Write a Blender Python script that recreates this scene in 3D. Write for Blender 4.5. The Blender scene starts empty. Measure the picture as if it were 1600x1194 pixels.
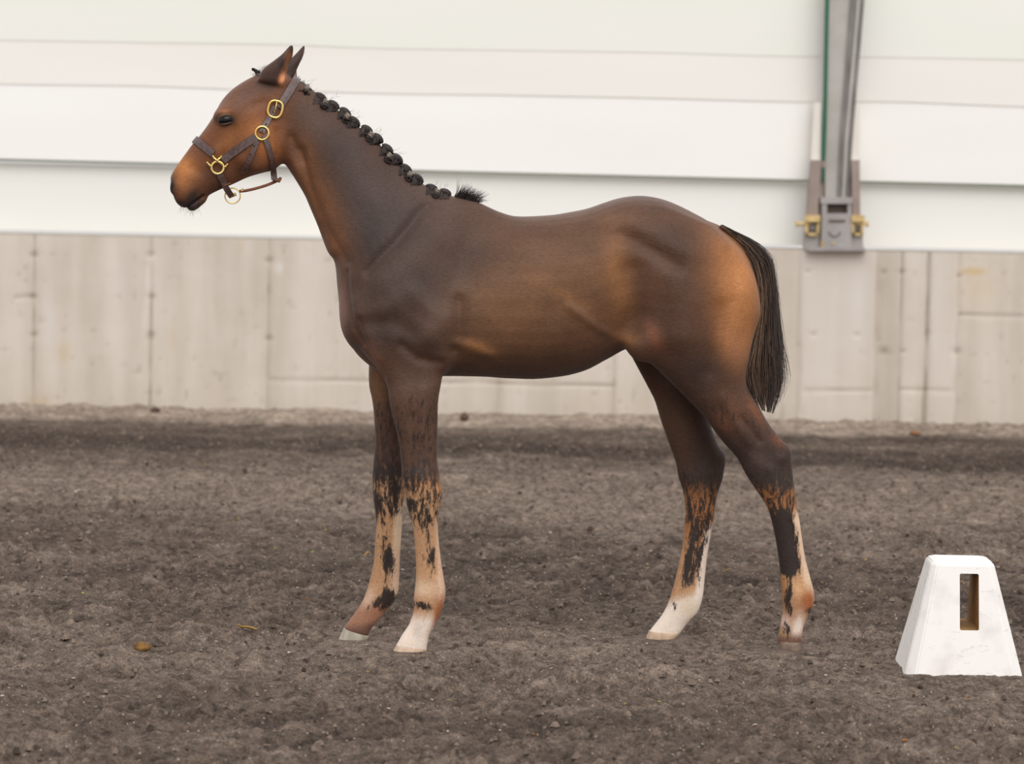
import bpy, bmesh, math, random
import numpy as np
from mathutils import Vector, Matrix
from mathutils.bvhtree import BVHTree
import openvdb as vdb

random.seed(7); RNG = np.random.default_rng(7)
SC = bpy.context.scene
COL = SC.collection

# ------------------------------------------------------------------ camera
F_PX, W_PX, H_PX = 5124.0, 1600.0, 1194.0
CAM_POS = np.array([0.0, -8.4, 1.25])
PITCH = math.atan(339.0 / F_PX)
ROLL = math.radians(1.12)
cd = bpy.data.cameras.new('camera'); cam = bpy.data.objects.new('camera', cd); COL.objects.link(cam)
cd.sensor_fit = 'HORIZONTAL'; cd.sensor_width = 36.0; cd.lens = 36.0 * F_PX / W_PX
cd.clip_end = 200
cam_rot = Matrix.Rotation(math.pi/2 - PITCH, 4, 'X') @ Matrix.Rotation(ROLL, 4, 'Z')
cam.matrix_world = Matrix.Translation(Vector(CAM_POS)) @ cam_rot
cd.dof.use_dof = True; cd.dof.focus_distance = 8.4; cd.dof.aperture_fstop = 5.0
SC.camera = cam
R3 = np.array(cam_rot.to_3x3())

# ------------------------------------------------------------------ light
SC.view_settings.view_transform = 'Standard'; SC.view_settings.look = 'None'
SC.view_settings.gamma = 1.0; SC.view_settings.use_curve_mapping = False
SC.view_settings.exposure = 0.17
wd = bpy.data.worlds.new('daylight'); SC.world = wd; wd.use_nodes = True
nt = wd.node_tree; nt.nodes.clear()
wo = nt.nodes.new('ShaderNodeOutputWorld'); bg = nt.nodes.new('ShaderNodeBackground')
tc = nt.nodes.new('ShaderNodeTexCoord'); sx = nt.nodes.new('ShaderNodeSeparateXYZ')
ramp = nt.nodes.new('ShaderNodeValToRGB')
nt.links.new(tc.outputs['Generated'], sx.inputs[0]); nt.links.new(sx.outputs['Z'], ramp.inputs[0])
ramp.color_ramp.elements[0].position = 0.0; ramp.color_ramp.elements[0].color = (0.62, 0.60, 0.58, 1)
ramp.color_ramp.elements[1].position = 0.75; ramp.color_ramp.elements[1].color = (1.0, 1.0, 1.0, 1)
nt.links.new(ramp.outputs[0], bg.inputs[0]); bg.inputs[1].default_value = 1.02
nt.links.new(bg.outputs[0], wo.inputs[0])
sd = bpy.data.lights.new('soft_sun', 'SUN'); sun = bpy.data.objects.new('soft_sun', sd); COL.objects.link(sun)
sd.energy = 1.15; sd.angle = math.radians(50); sd.color = (1.0, 0.97, 0.94)
sun.rotation_euler = (math.radians(52), 0, math.radians(16))

# ------------------------------------------------------------------ mapping helpers
def proj(v):
    q = (np.asarray(v) - CAM_POS) @ R3
    return np.stack([W_PX/2 + F_PX*q[..., 0]/(-q[..., 2]), H_PX/2 - F_PX*q[..., 1]/(-q[..., 2])], -1)
def ray(px, py):
    d = R3 @ np.array([(px - W_PX/2)/F_PX, -(py - H_PX/2)/F_PX, -1.0])
    return d
def PY(px, py, Y):
    d = ray(px, py); return CAM_POS + d * ((Y - CAM_POS[1]) / d[1])
def PG(px, py, z=0.0):
    d = ray(px, py); return CAM_POS + d * ((z - CAM_POS[2]) / d[2])
YAW = math.radians(6.5)
LAT = np.array([math.sin(YAW), -math.cos(YAW), 0.0])     # towards the near (left) side of the foal
FWD = np.array([-math.cos(YAW), -math.sin(YAW), 0.0])
MID0 = PY(650, 600, 0.0)
def PM(px, py, s=0.0):
    """point on the foal's plane at lateral offset s seen at the given place"""
    d = ray(px, py); t = (s - np.dot(CAM_POS - MID0, LAT)) / np.dot(d, LAT)
    return CAM_POS + d * t
def lat(v): return (np.asarray(v) - MID0) @ LAT

# ------------------------------------------------------------------ object helpers
def tag(o, label=None, cat=None, group=None, kind=None):
    if label: o['label'] = label
    if cat: o['category'] = cat
    if group: o['group'] = group
    if kind: o['kind'] = kind
    return o
def empty(name, loc):
    o = bpy.data.objects.new(name, None); COL.objects.link(o); o.location = Vector(loc); o.empty_display_size = .1
    return o
def mesh(name, V, Fc, mat=None, parent=None, smooth=True, cols=None):
    m = bpy.data.meshes.new(name)
    V = np.asarray(V, dtype=float)
    if parent is not None: V = V - np.array(parent_world(parent))
    m.from_pydata(V.tolist() if isinstance(V, np.ndarray) else V, [], Fc if isinstance(Fc, list) else Fc.tolist())
    m.update()
    if smooth: m.polygons.foreach_set('use_smooth', [True]*len(m.polygons))
    if cols:
        for nm, arr in cols.items():
            arr = np.asarray(arr, dtype=np.float32)
            if arr.ndim == 1:
                a = m.attributes.new(nm, 'FLOAT', 'POINT'); a.data.foreach_set('value', arr)
            else:
                if arr.shape[1] == 3: arr = np.concatenate([arr, np.ones((len(arr), 1), np.float32)], 1)
                a = m.attributes.new(nm, 'FLOAT_COLOR', 'POINT'); a.data.foreach_set('color', arr.ravel())
    o = bpy.data.objects.new(name, m); COL.objects.link(o)
    if mat: m.materials.append(mat)
    if parent is not None: o.parent = parent
    return o
def parent_world(p):
    l = Vector(p.location)
    while p.parent: p = p.parent; l = l + Vector(p.location)
    return tuple(l)
class MB:
    def __init__(s): s.v = []; s.f = []
    def add(s, V, Fc):
        b = len(s.v); s.v += [tuple(map(float, p)) for p in V]; s.f += [tuple(int(i)+b for i in f) for f in Fc]; return s
    def box(s, c, size, rot=None, bev=0.0):
        bm = bmesh.new(); bmesh.ops.create_cube(bm, size=1)
        for v in bm.verts: v.co = Vector((v.co.x*size[0], v.co.y*size[1], v.co.z*size[2]))
        if bev: bmesh.ops.bevel(bm, geom=bm.edges[:], offset=bev, segments=2, affect='EDGES', profile=.5)
        Rm = rot if rot is not None else Matrix.Identity(3)
        bm.verts.index_update()
        V = [(Rm @ v.co) + Vector(c) for v in bm.verts]; Fc = [[v.index for v in f.verts] for f in bm.faces]
        bm.free(); return s.add(V, Fc)
    def tube(s, pts, r, n=8, closed=False, flat=1.0, up=None):
        pts = [Vector(p) for p in pts]; m = len(pts); V = []; Fc = []
        rr = r if hasattr(r, '__len__') else [r]*m
        prev = None
        for i, p in enumerate(pts):
            a = pts[(i-1) % m] if (closed or i > 0) else pts[i]
            b = pts[(i+1) % m] if (closed or i < m-1) else pts[i]
            t = (b-a).normalized()
            u = Vector(up) if up is not None else (prev if prev is not None else (Vector((0, 0, 1)) if abs(t.z) < .9 else Vector((1, 0, 0))))
            x = (u - t*u.dot(t)).normalized(); prev = x; y = t.cross(x)
            for k in range(n):
                an = 2*math.pi*k/n
                V.append(p + x*math.cos(an)*rr[i]*flat + y*math.sin(an)*rr[i])
        L = m if closed else m-1
        for i in range(L):
            for k in range(n):
                Fc.append((i*n+k, i*n+(k+1) % n, ((i+1) % m)*n+(k+1) % n, ((i+1) % m)*n+k))
        if not closed:
            Fc.append(tuple(range(n-1, -1, -1))); Fc.append(tuple((m-1)*n+k for k in range(n)))
        return s.add(V, Fc)
    def build(s, name, mat, parent=None, smooth=False):
        return mesh(name, np.array(s.v), s.f, mat, parent, smooth)

# ------------------------------------------------------------------ numpy noise
def vnoise(P, seed=0):
    P = np.asarray(P, dtype=np.float64); I = np.floor(P).astype(np.int64); Fr = P - I; Fr = Fr*Fr*(3-2*Fr)
    D = P.shape[-1]; out = 0
    for c in range(2**D):
        w = 1.0; h = np.full(P.shape[:-1], seed*374761393 + 12345, dtype=np.int64)
        for k in range(D):
            b = (c >> k) & 1; w = w * (Fr[..., k] if b else 1-Fr[..., k])
            h = h ^ ((I[..., k]+b) * [73856093, 19349663, 83492791][k]); h = (h * 1274126177 + 362437) & 0x7fffffff
        h = (h ^ (h >> 13)) * 1103515245 & 0x7fffffff
        h = (h ^ (h >> 11)) & 0xffffff
        out = out + w*(h/float(0xffffff))
    return out
def fbm(P, oct=4, seed=0, g=.5):
    a = 1; t = 0; n = 0
    P = np.asarray(P, dtype=float)
    for o in range(oct):
        t = t + a*vnoise(P*(2**o)+o*17.3, seed+o); n += a; a *= g
    return t/n
def sstep(a, b, x):
    t = np.clip((x-a)/(b-a), 0, 1); return t*t*(3-2*t)
def lin(r, g, b):
    return np.array([(c/255/12.92) if c/255 <= .04045 else ((c/255+.055)/1.055)**2.4 for c in (r, g, b)])

# ------------------------------------------------------------------ materials
def mat_new(name, col=(.5, .5, .5), rough=.6, metal=0.0, spec=.5):
    m = bpy.data.materials.new(name); m.use_nodes = True
    b = m.node_tree.nodes['Principled BSDF']
    b.inputs['Base Color'].default_value = (*col, 1); b.inputs['Roughness'].default_value = rough
    b.inputs['Metallic'].default_value = metal; b.inputs['Specular IOR Level'].default_value = spec
    return m
def N(m, t, **kw):
    n = m.node_tree.nodes.new(t)
    for k, v in kw.items(): setattr(n, k, v)
    return n
def Lk(m, a, b): m.node_tree.links.new(a, b)
def noise_mat(name, c1, c2, scale=8, rough=.7, metal=0, bump=.2, bdist=.002, stretch=(1, 1, 1), lo=.35, hi=.65, spec=.4, detail=6):
    m = mat_new(name, c1, rough, metal, spec); b = m.node_tree.nodes['Principled BSDF']
    tc = N(m, 'ShaderNodeTexCoord'); mp = N(m, 'ShaderNodeMapping'); mp.inputs['Scale'].default_value = stretch
    no = N(m, 'ShaderNodeTexNoise'); no.inputs['Scale'].default_value = scale; no.inputs['Detail'].default_value = detail
    r = N(m, 'ShaderNodeValToRGB'); r.color_ramp.elements[0].position = lo; r.color_ramp.elements[1].position = hi
    r.color_ramp.elements[0].color = (*c1, 1); r.color_ramp.elements[1].color = (*c2, 1)
    Lk(m, tc.outputs['Object'], mp.inputs[0]); Lk(m, mp.outputs[0], no.inputs[0]); Lk(m, no.outputs[0], r.inputs[0]); Lk(m, r.outputs[0], b.inputs['Base Color'])
    bp = N(m, 'ShaderNodeBump'); bp.inputs['Strength'].default_value = bump; bp.inputs['Distance'].default_value = bdist
    Lk(m, no.outputs[0], bp.inputs['Height']); Lk(m, bp.outputs[0], b.inputs['Normal'])
    return m

M_brass = noise_mat('polished_brass', lin(235, 195, 110), lin(248, 222, 150), 40, .28, .85, .1, .0005)
M_leather = noise_mat('brown_leather', lin(66, 44, 41), lin(96, 70, 66), 120, .38, 0, .3, .0008, spec=.9)
M_leather_lt = noise_mat('tan_leather', lin(120, 72, 52), lin(150, 92, 66), 120, .5, 0, .3, .0008)
M_hair = mat_new('dark_hair', lin(34, 26, 24), .5, 0, .5)
M_eye = mat_new('eye', (.004, .003, .003), .12, 0, .35)
M_white_plastic = noise_mat('scuffed_white_plastic', lin(225, 219, 214), lin(247, 243, 240), 14, .55, 0, .25, .002, lo=.22, hi=.5)
M_brown_inside = noise_mat('dirty_brown_inside', lin(150, 115, 66), lin(182, 142, 90), 18, .8, 0, .3, .003)

# ================================================================== SETTING
WALL_Y = 7.7
S_W = F_PX/(WALL_Y+8.4)
# --- ground
def axis(lo, hi, flo, fhi, fine, coarse):
    a = list(np.arange(flo, fhi, fine)); 
    l = list(np.linspace(lo, flo, max(2, int((flo-lo)/coarse)), endpoint=False)); r = list(np.linspace(fhi, hi, max(2, int((hi-fhi)/coarse))+1))
    return np.array(l + a + r)
gx = axis(-7, 7, -2.75, 2.75, .0095, .12); gy = axis(-4.5, 7.95, -1.9, 7.7, .0105, .12)
GX, GY = np.meshgrid(gx, gy, indexing='ij'); GP = np.stack([GX, GY], -1)
base_big = fbm(GP*np.array([1.1, 1.3]), 3, 3) - .5
clod = fbm(GP*np.array([6, 8]) + 1.2*fbm(GP*3, 2, 9)[..., None], 4, 11, .6)
fine = fbm(GP*np.array([30, 36]), 3, 21, .75)
H = base_big*.04 + (clod-.5)*.050 + (fine-.5)*.030
# crumbs: sharp little lumps
w1 = GP + .02*(fbm(GP*20, 2, 57)-.5)[..., None]
lump = np.clip(vnoise(w1*np.array([19, 26]), 51) - .66, 0, 1)*.050 + np.clip(vnoise(w1*np.array([42, 60]), 52)-.60, 0, 1)*.028
patchy = .45 + 1.1*sstep(.4, .62, fbm(GP*np.array([1.3, 1.6]), 3, 77))
lump *= patchy
H += lump
# hoof prints
prints = []
for k in range(260):
    prints.append((random.uniform(-2.7, 2.7), random.uniform(-1.8, 6.8), random.uniform(.03, .065), random.uniform(.014, .034)))
for px, py in ((965, 932), (790, 836), (1085, 992), (905, 1090), (230, 930), (455, 915), (1100, 905), (600, 965), (860, 955), (410, 1080), (1010, 900), (380, 760), (1020, 1048)):
    g = PG(px, py); prints.append((g[0], g[1], .06, .028))
for (x, y, r, d) in prints:
    i0, i1 = np.searchsorted(gx, [x-3*r, x+3*r]); j0, j1 = np.searchsorted(gy, [y-4*r, y+4*r])
    if i1 <= i0 or j1 <= j0: continue
    q = ((GX[i0:i1, j0:j1]-x)/r)**2 + ((GY[i0:i1, j0:j1]-y)/(r*1.35))**2
    H[i0:i1, j0:j1] += -d*np.exp(-q**1.5) + .4*d*np.exp(-((np.sqrt(q)-1.5)/.4)**2)
# the sand is heaped against the wall
edge = 6.85 + .22*(fbm(GP[..., :1]*1.4, 3, 31)-.5)*2
berm = sstep(0, 1, (GY-edge)/.85)
H += berm*(.035 + .05*(fbm(GP[..., :1]*2.2+5, 3, 35)-.35))
print('H std', H.std(), H.min(), H.max()); H -= H.mean(); H *= (1-.35*sstep(3, 6.5, GY))*1.0
# level the sand under the hooves and cone
flatspots = []
def flatten(x, y, r, h=0.0): flatspots.append((x, y, r, h))
FEET = {'nf': PM(640, 1019, .085), 'ff': PM(553, 1000, -.09), 'nh': PM(1234, 1017, .085), 'fh': PM(1033, 999, -.09)}
for k, g in FEET.items(): flatten(g[0], g[1], .075, g[2]+.004)
cone_c = PG(1500, 1061)
flatten(cone_c[0], cone_c[1]+.12, .16, .012)
for (x, y, r, h) in flatspots:
    q = np.sqrt((GX-x)**2 + (GY-y)**2)/r; w = 1-sstep(.9, 1.7, q)
    fq = .93 if r < .1 else .55; H = H*(1-w*fq) + h*w*fq
gv = np.stack([GX, GY, H], -1).reshape(-1, 3)
ni, nj = GX.shape; idx = np.arange(ni*nj).reshape(ni, nj)
gf = np.stack([idx[:-1, :-1], idx[1:, :-1], idx[1:, 1:], idx[:-1, 1:]], -1).reshape(-1, 4)
# dampness of the sand (wet is darker), shade painted between its lumps, and the dry dust by the wall
damp_shade = .45 + .55*(fbm(GP*np.array([.55, 2.0]), 3, 41)-.5)*2
yy = GY + .25*(fbm(GP*np.array([.7, 1]), 2, 43)-.5)
damp_shade += .55*np.exp(-((yy-6.0)/.9)**2) - .65*np.exp(-((yy-4.1)/.75)**2) + .12*np.exp(-((yy-1.2)/1.2)**2)
low_ = (clod-.5)*.085+(fine-.5)*.045+lump; damp_shade = np.clip(damp_shade - 9*(low_-low_.mean()), 0, 1); dust = sstep(.02, .38, berm + .35*(clod-.5))*(.7+.6*(fbm(GP*np.array([5, 5]), 3, 87)-.5))
def sand_mat():
    m = mat_new('arena_sand', (.1, .1, .1), .95, 0, .15); b = m.node_tree.nodes['Principled BSDF']
    tc = N(m, 'ShaderNodeTexCoord')
    a1 = N(m, 'ShaderNodeAttribute', attribute_name='damp_shade'); a2 = N(m, 'ShaderNodeAttribute', attribute_name='dust')
    n1 = N(m, 'ShaderNodeTexNoise'); n1.inputs['Scale'].default_value = 170; n1.inputs['Detail'].default_value = 9; n1.inputs['Roughness'].default_value = .7
    n2 = N(m, 'ShaderNodeTexNoise'); n2.inputs['Scale'].default_value = 6; n2.inputs['Detail'].default_value = 6
    Lk(m, tc.outputs['Object'], n1.inputs[0]); Lk(m, tc.outputs['Object'], n2.inputs[0])
    mx = N(m, 'ShaderNodeMix', data_type='RGBA'); mx.inputs[6].default_value = (*lin(124, 109, 98), 1); mx.inputs[7].default_value = (*lin(76, 65, 58), 1)
    Lk(m, a1.outputs['Fac'], mx.inputs[0])
    mx2 = N(m, 'ShaderNodeMix', data_type='RGBA'); mx2.inputs[7].default_value = (*lin(168, 152, 138), 1)
    Lk(m, mx.outputs[2], mx2.inputs[6]); Lk(m, a2.outputs['Fac'], mx2.inputs[0])
    ov = N(m, 'ShaderNodeMix', data_type='RGBA', blend_type='OVERLAY'); ov.inputs[0].default_value = .85
    r = N(m, 'ShaderNodeMapRange'); r.inputs[1].default_value = .3; r.inputs[2].default_value = .7; r.inputs[3].default_value = .12; r.inputs[4].default_value = .86
    Lk(m, n1.outputs[0], r.inputs[0]); Lk(m, mx2.outputs[2], ov.inputs[6]); Lk(m, r.outputs[0], ov.inputs[7])
    ov2 = N(m, 'ShaderNodeMix', data_type='RGBA', blend_type='OVERLAY'); ov2.inputs[0].default_value = .55
    Lk(m, ov.outputs[2], ov2.inputs[6]); Lk(m, n2.outputs[0], ov2.inputs[7])
    n4 = N(m, 'ShaderNodeTexNoise'); n4.inputs['Scale'].default_value = 40; n4.inputs['Detail'].default_value = 7; n4.inputs['Roughness'].default_value = .62; n4.inputs['Distortion'].default_value = 0  # clod-sized blotches that paint small shadows into the sand colour
    rk = N(m, 'ShaderNodeMapping'); rk.inputs['Scale'].default_value = (.8, 1.0, 1); Lk(m, tc.outputs['Object'], rk.inputs[0]); Lk(m, rk.outputs[0], n4.inputs[0]); r4 = N(m, 'ShaderNodeMapRange'); r4.inputs[1].default_value = .34; r4.inputs[2].default_value = .62; r4.inputs[3].default_value = .0; r4.inputs[4].default_value = .80
    Lk(m, n4.outputs[0], r4.inputs[0]); ov4 = N(m, 'ShaderNodeMix', data_type='RGBA', blend_type='OVERLAY'); ov4.inputs[0].default_value = .5
    Lk(m, ov2.outputs[2], ov4.inputs[6]); Lk(m, r4.outputs[0], ov4.inputs[7]); ov2 = ov4
    # pale grains
    vo = N(m, 'ShaderNodeTexVoronoi'); vo.inputs['Scale'].default_value = 70; Lk(m, tc.outputs['Object'], vo.inputs[0])
    wn = N(m, 'ShaderNodeMath', operation='LESS_THAN'); wn.inputs[1].default_value = .16; Lk(m, vo.outputs['Distance'], wn.inputs[0])
    sp = N(m, 'ShaderNodeSeparateColor'); Lk(m, vo.outputs['Color'], sp.inputs[0])
    g1 = N(m, 'ShaderNodeMath', operation='GREATER_THAN'); g1.inputs[1].default_value = .70; Lk(m, sp.outputs[0], g1.inputs[0])
    mu = N(m, 'ShaderNodeMath', operation='MULTIPLY'); Lk(m, wn.outputs[0], mu.inputs[0]); Lk(m, g1.outputs[0], mu.inputs[1])
    mu2 = N(m, 'ShaderNodeMath', operation='MULTIPLY'); Lk(m, mu.outputs[0], mu2.inputs[0]); mu2.inputs[1].default_value = .6
    mx3 = N(m, 'ShaderNodeMix', data_type='RGBA'); mx3.inputs[7].default_value = (*lin(200, 185, 172), 1)
    Lk(m, mu2.outputs[0], mx3.inputs[0]); Lk(m, ov2.outputs[2], mx3.inputs[6]); Lk(m, mx3.outputs[2], b.inputs['Base Color'])
    bp = N(m, 'ShaderNodeBump'); bp.inputs['Strength'].default_value = .8; bp.inputs['Distance'].default_value = .0045
    Lk(m, n1.outputs[0], bp.inputs['Height']); Lk(m, bp.outputs[0], b.inputs['Normal'])
    return m
ground = mesh('floor', gv, gf, sand_mat(), cols={'damp_shade': damp_shade.ravel(), 'dust': dust.ravel()})
tag(ground, 'dark grey-brown loose arena sand footing under the foal', kind='structure')
def ground_z(x, y):
    i = min(max(np.searchsorted(gx, x), 1), len(gx)-1); j = min(max(np.searchsorted(gy, y), 1), len(gy)-1)
    return float(H[i, j])

# --- concrete wall: real relief (formwork joints, tie holes, patched bays)
wz_top = float(PY(800, 381, WALL_Y)[2])
wx = np.arange(-6.4, 6.4, .012); wz = np.concatenate([[-.1], np.arange(0, wz_top, .011), [wz_top]])
WX, WZ = np.meshgrid(wx, wz, indexing='ij')
WPIX = proj(np.stack([WX, np.full_like(WX, WALL_Y), WZ], -1)); wpx, wpy = WPIX[..., 0], WPIX[..., 1]
def XW(px, py=500): return float(PY(px, py, WALL_Y)[0])
def ZW(px, py): return float(PY(px, py, WALL_Y)[2])
D = (fbm(np.stack([WX*3, WZ*3], -1), 4, 61)-.5)*.008
stain = np.zeros_like(WX)          # >0 pale bloom, <0 dirt held in joints and holes
def vjoint(px, w=.007, dep=.010, z0=-1, z1=9, dirt=.5):
    global D, stain
    x = XW(px); wob = .006*(vnoise(WZ[..., None]*9 + px, 3)-.5)
    g = np.exp(-((WX-x-wob)/w)**2) * ((WZ > z0) & (WZ < z1)); D = D + dep*g
    stain -= dirt*g*(.5+vnoise(WZ[..., None]*14+px*.3, 5))
def hjoint(px0, px1, py0, dep=.008, w=.006, dirt=.5):
    global D, stain
    x0, x1 = XW(px0), XW(px1); z = ZW((px0+px1)/2, py0); wob = .012*(vnoise(WX[..., None]*6, 4)-.5)
    g = np.exp(-((WZ-z-wob)/w)**2) * ((WX > x0) & (WX < x1)); D = D + dep*g; stain -= dirt*g
def hole(px, py, r=.014, dep=.02):
    global D, stain
    x, z = XW(px, py), ZW(px, py); q = ((WX-x)/(r*1.3))**2+((WZ-z)/r)**2; g = np.exp(-q); D = D + dep*.4*g; stain -= .65*g
def bay(px0, px1, lift, pale=0, z0=-1, z1=9):
    global D, stain
    x0, x1 = XW(px0), XW(px1)
    wob = .008*(vnoise(WZ[..., None]*11, 8)-.5)
    g = sstep(x0-.006, x0+.006, WX+wob)*(1-sstep(x1-.006, x1+.006, WX+wob))*((WZ > z0) & (WZ < z1)); D = D - lift*g; stain += pale*g
vjoint(52, dirt=.45); vjoint(235, dirt=.55); vjoint(420, dirt=.35); vjoint(962, z1=ZW(962, 545), dirt=.35); vjoint(1205, dirt=.2, w=.02); vjoint(780, dirt=.3)
hjoint(420, 780, 596, dirt=.3); hjoint(780, 962, 601, dirt=.45); hjoint(20, 52, 464, dirt=.5)
for px in (52, 235): 
    for py in (398, 464, 523): hole(px+1, py)
for py in (407, 529): hole(420, py)
hole(780, 470); hole(600, 470); hole(600, 535)
bay(1250, 1368, .022, .35, z0=ZW(1300, 668)); bay(1376, 1404, -.004, -.25); bay(1409, 1446, .006, .12); bay(1452, 1494, .006, .3)
vjoint(1448, w=.008, dep=.014, dirt=.8); vjoint(1407, dirt=.5); vjoint(1497, dirt=.35); vjoint(1371, w=.014, dirt=.3)
hjoint(1255, 1366, 610, dirt=.6); hjoint(1408, 1494, 611, dirt=.45); hjoint(1498, 1600, 493, dirt=.6)
for p in ((1262, 424), (1270, 522), (1338, 523), (1381, 425), (1411, 425), (1411, 549), (1498, 431)): hole(*p, r=.010)
hole(1381, 549, r=.018); hole(1494, 549, r=.018)
# pale lime bloom beside some joints
for (px, py, rx, rz, a) in ((231, 435, .011, .08, .9), (226, 500, .010, .09, .7), (76, 500, .045, .14, .6), (238, 400, .02, .03, .3), (437, 418, .012, .03, .9), (600, 450, .05, .08, .3), (350, 430, .06, .1, .25), (180, 460, .05, .2, .25), (430, 418, .015, .03, .5), (1530, 422, .0, .0, 0), (1340, 470, .03, .14, .4), (480, 405, .03, .03, .3), (148, 545, .02, .03, .3)):
    if rx: stain += a*np.exp(-((WX-XW(px))/rx)**2-((WZ-ZW(px, py))/rz)**2)
speck = np.clip(vnoise(np.stack([WX*30, WZ*30], -1), 71)-.86, 0, 1)*4; D += speck*.004; stain -= speck*.8
ochre = .55*np.exp(-((WX-XW(100))/.03)**2-((WZ-ZW(100, 552))/.05)**2)+.4*np.exp(-((WX-XW(270))/.012)**2-((WZ-ZW(270, 530))/.06)**2)+.4*np.exp(-((WX-XW(374))/.012)**2-((WZ-ZW(374, 385))/.05)**2)+.4*np.exp(-((WX-XW(60))/.06)**2-((WZ-ZW(60, 632))/.04)**2)
ochre += np.clip(1.6*np.exp(-((WX-XW(1518))/.05)**2-((WZ-ZW(1518, 424))/.014)**2), 0, 1) + .35*np.exp(-((WX-XW(1525))/.10)**2-((WZ-ZW(1525, 450))/.12)**2)
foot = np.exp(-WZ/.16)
wv = np.stack([WX, WALL_Y + D, WZ], -1).reshape(-1, 3); ni, nj = WX.shape; idx = np.arange(ni*nj).reshape(ni, nj)
wf = np.stack([idx[:-1, :-1], idx[1:, :-1], idx[1:, 1:], idx[:-1, 1:]], -1).reshape(-1, 4).tolist()
# top ledge, back and ends
nb = len(wv); back = []
for i in range(ni): back.append((wx[i], WALL_Y+.24, wz_top))
for i in range(ni): back.append((wx[i], WALL_Y+.24, -.1))
wv = np.concatenate([wv, np.array(back)])
for i in range(ni-1):
    wf.append((int(idx[i, -1]), int(idx[i+1, -1]), nb+i+1, nb+i)); wf.append((nb+i, nb+i+1, nb+ni+i+1, nb+ni+i))
def concrete_mat():
    m = mat_new('cast_concrete', (.5, .48, .45), .9, 0, .2); b = m.node_tree.nodes['Principled BSDF']
    tc = N(m, 'ShaderNodeTexCoord'); mp = N(m, 'ShaderNodeMapping'); mp.inputs['Scale'].default_value = (9, 1, .8)
    n1 = N(m, 'ShaderNodeTexNoise'); n1.inputs['Scale'].default_value = 1.0; n1.inputs['Detail'].default_value = 7
    n2 = N(m, 'ShaderNodeTexNoise'); n2.inputs['Scale'].default_value = 3.2; n2.inputs['Detail'].default_value = 8; n2.inputs['Roughness'].default_value = .65
    Lk(m, tc.outputs['Object'], mp.inputs[0]); Lk(m, mp.outputs[0], n1.inputs[0]); Lk(m, tc.outputs['Object'], n2.inputs[0])
    r1 = N(m, 'ShaderNodeValToRGB'); r1.color_ramp.elements[0].position = .34; r1.color_ramp.elements[1].position = .66
    r1.color_ramp.elements[0].color = (*lin(208, 197, 184), 1); r1.color_ramp.elements[1].color = (*lin(222, 212, 201), 1); Lk(m, n1.outputs[0], r1.inputs[0])
    ov = N(m, 'ShaderNodeMix', data_type='RGBA', blend_type='OVERLAY'); ov.inputs[0].default_value = .22
    Lk(m, r1.outputs[0], ov.inputs[6]); Lk(m, n2.outputs[0], ov.inputs[7])
    a = N(m, 'ShaderNodeAttribute', attribute_name='bloom'); mx = N(m, 'ShaderNodeMix', data_type='RGBA'); mx.inputs[7].default_value = (*lin(228, 221, 215), 1)
    Lk(m, a.outputs['Fac'], mx.inputs[0]); Lk(m, ov.outputs[2], mx.inputs[6])
    a2 = N(m, 'ShaderNodeAttribute', attribute_name='dirt'); mx2 = N(m, 'ShaderNodeMix', data_type='RGBA'); mx2.inputs[7].default_value = (*lin(150, 138, 122), 1)
    Lk(m, a2.outputs['Fac'], mx2.inputs[0]); Lk(m, mx.outputs[2], mx2.inputs[6])
    a3 = N(m, 'ShaderNodeAttribute', attribute_name='ochre'); mx3 = N(m, 'ShaderNodeMix', data_type='RGBA'); mx3.inputs[7].default_value = (*lin(212, 180, 128), 1)
    Lk(m, a3.outputs['Fac'], mx3.inputs[0]); Lk(m, mx2.outputs[2], mx3.inputs[6]); Lk(m, mx3.outputs[2], b.inputs['Base Color'])
    bp = N(m, 'ShaderNodeBump'); bp.inputs['Strength'].default_value = .35; bp.inputs['Distance'].default_value = .006; Lk(m, n2.outputs[0], bp.inputs['Height']); Lk(m, bp.outputs[0], b.inputs['Normal'])
    return m
def pad(a): return np.concatenate([a.ravel(), np.zeros(2*ni)])
wall = mesh('wall_back', wv, wf, concrete_mat(), cols={'bloom': pad(np.clip(stain, 0, 1)), 'dirt': np.concatenate([(np.clip(-stain, 0, 1)*.8+foot*.25+(WZ > wz_top-.004)*.8).ravel(), np.ones(2*ni)]), 'ochre': pad(np.clip(ochre, 0, 1)*.7)})  # the dark tone on the top ledge is shade put into the colour
tag(wall, 'low cast concrete wall behind the arena sand', kind='structure')

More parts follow.
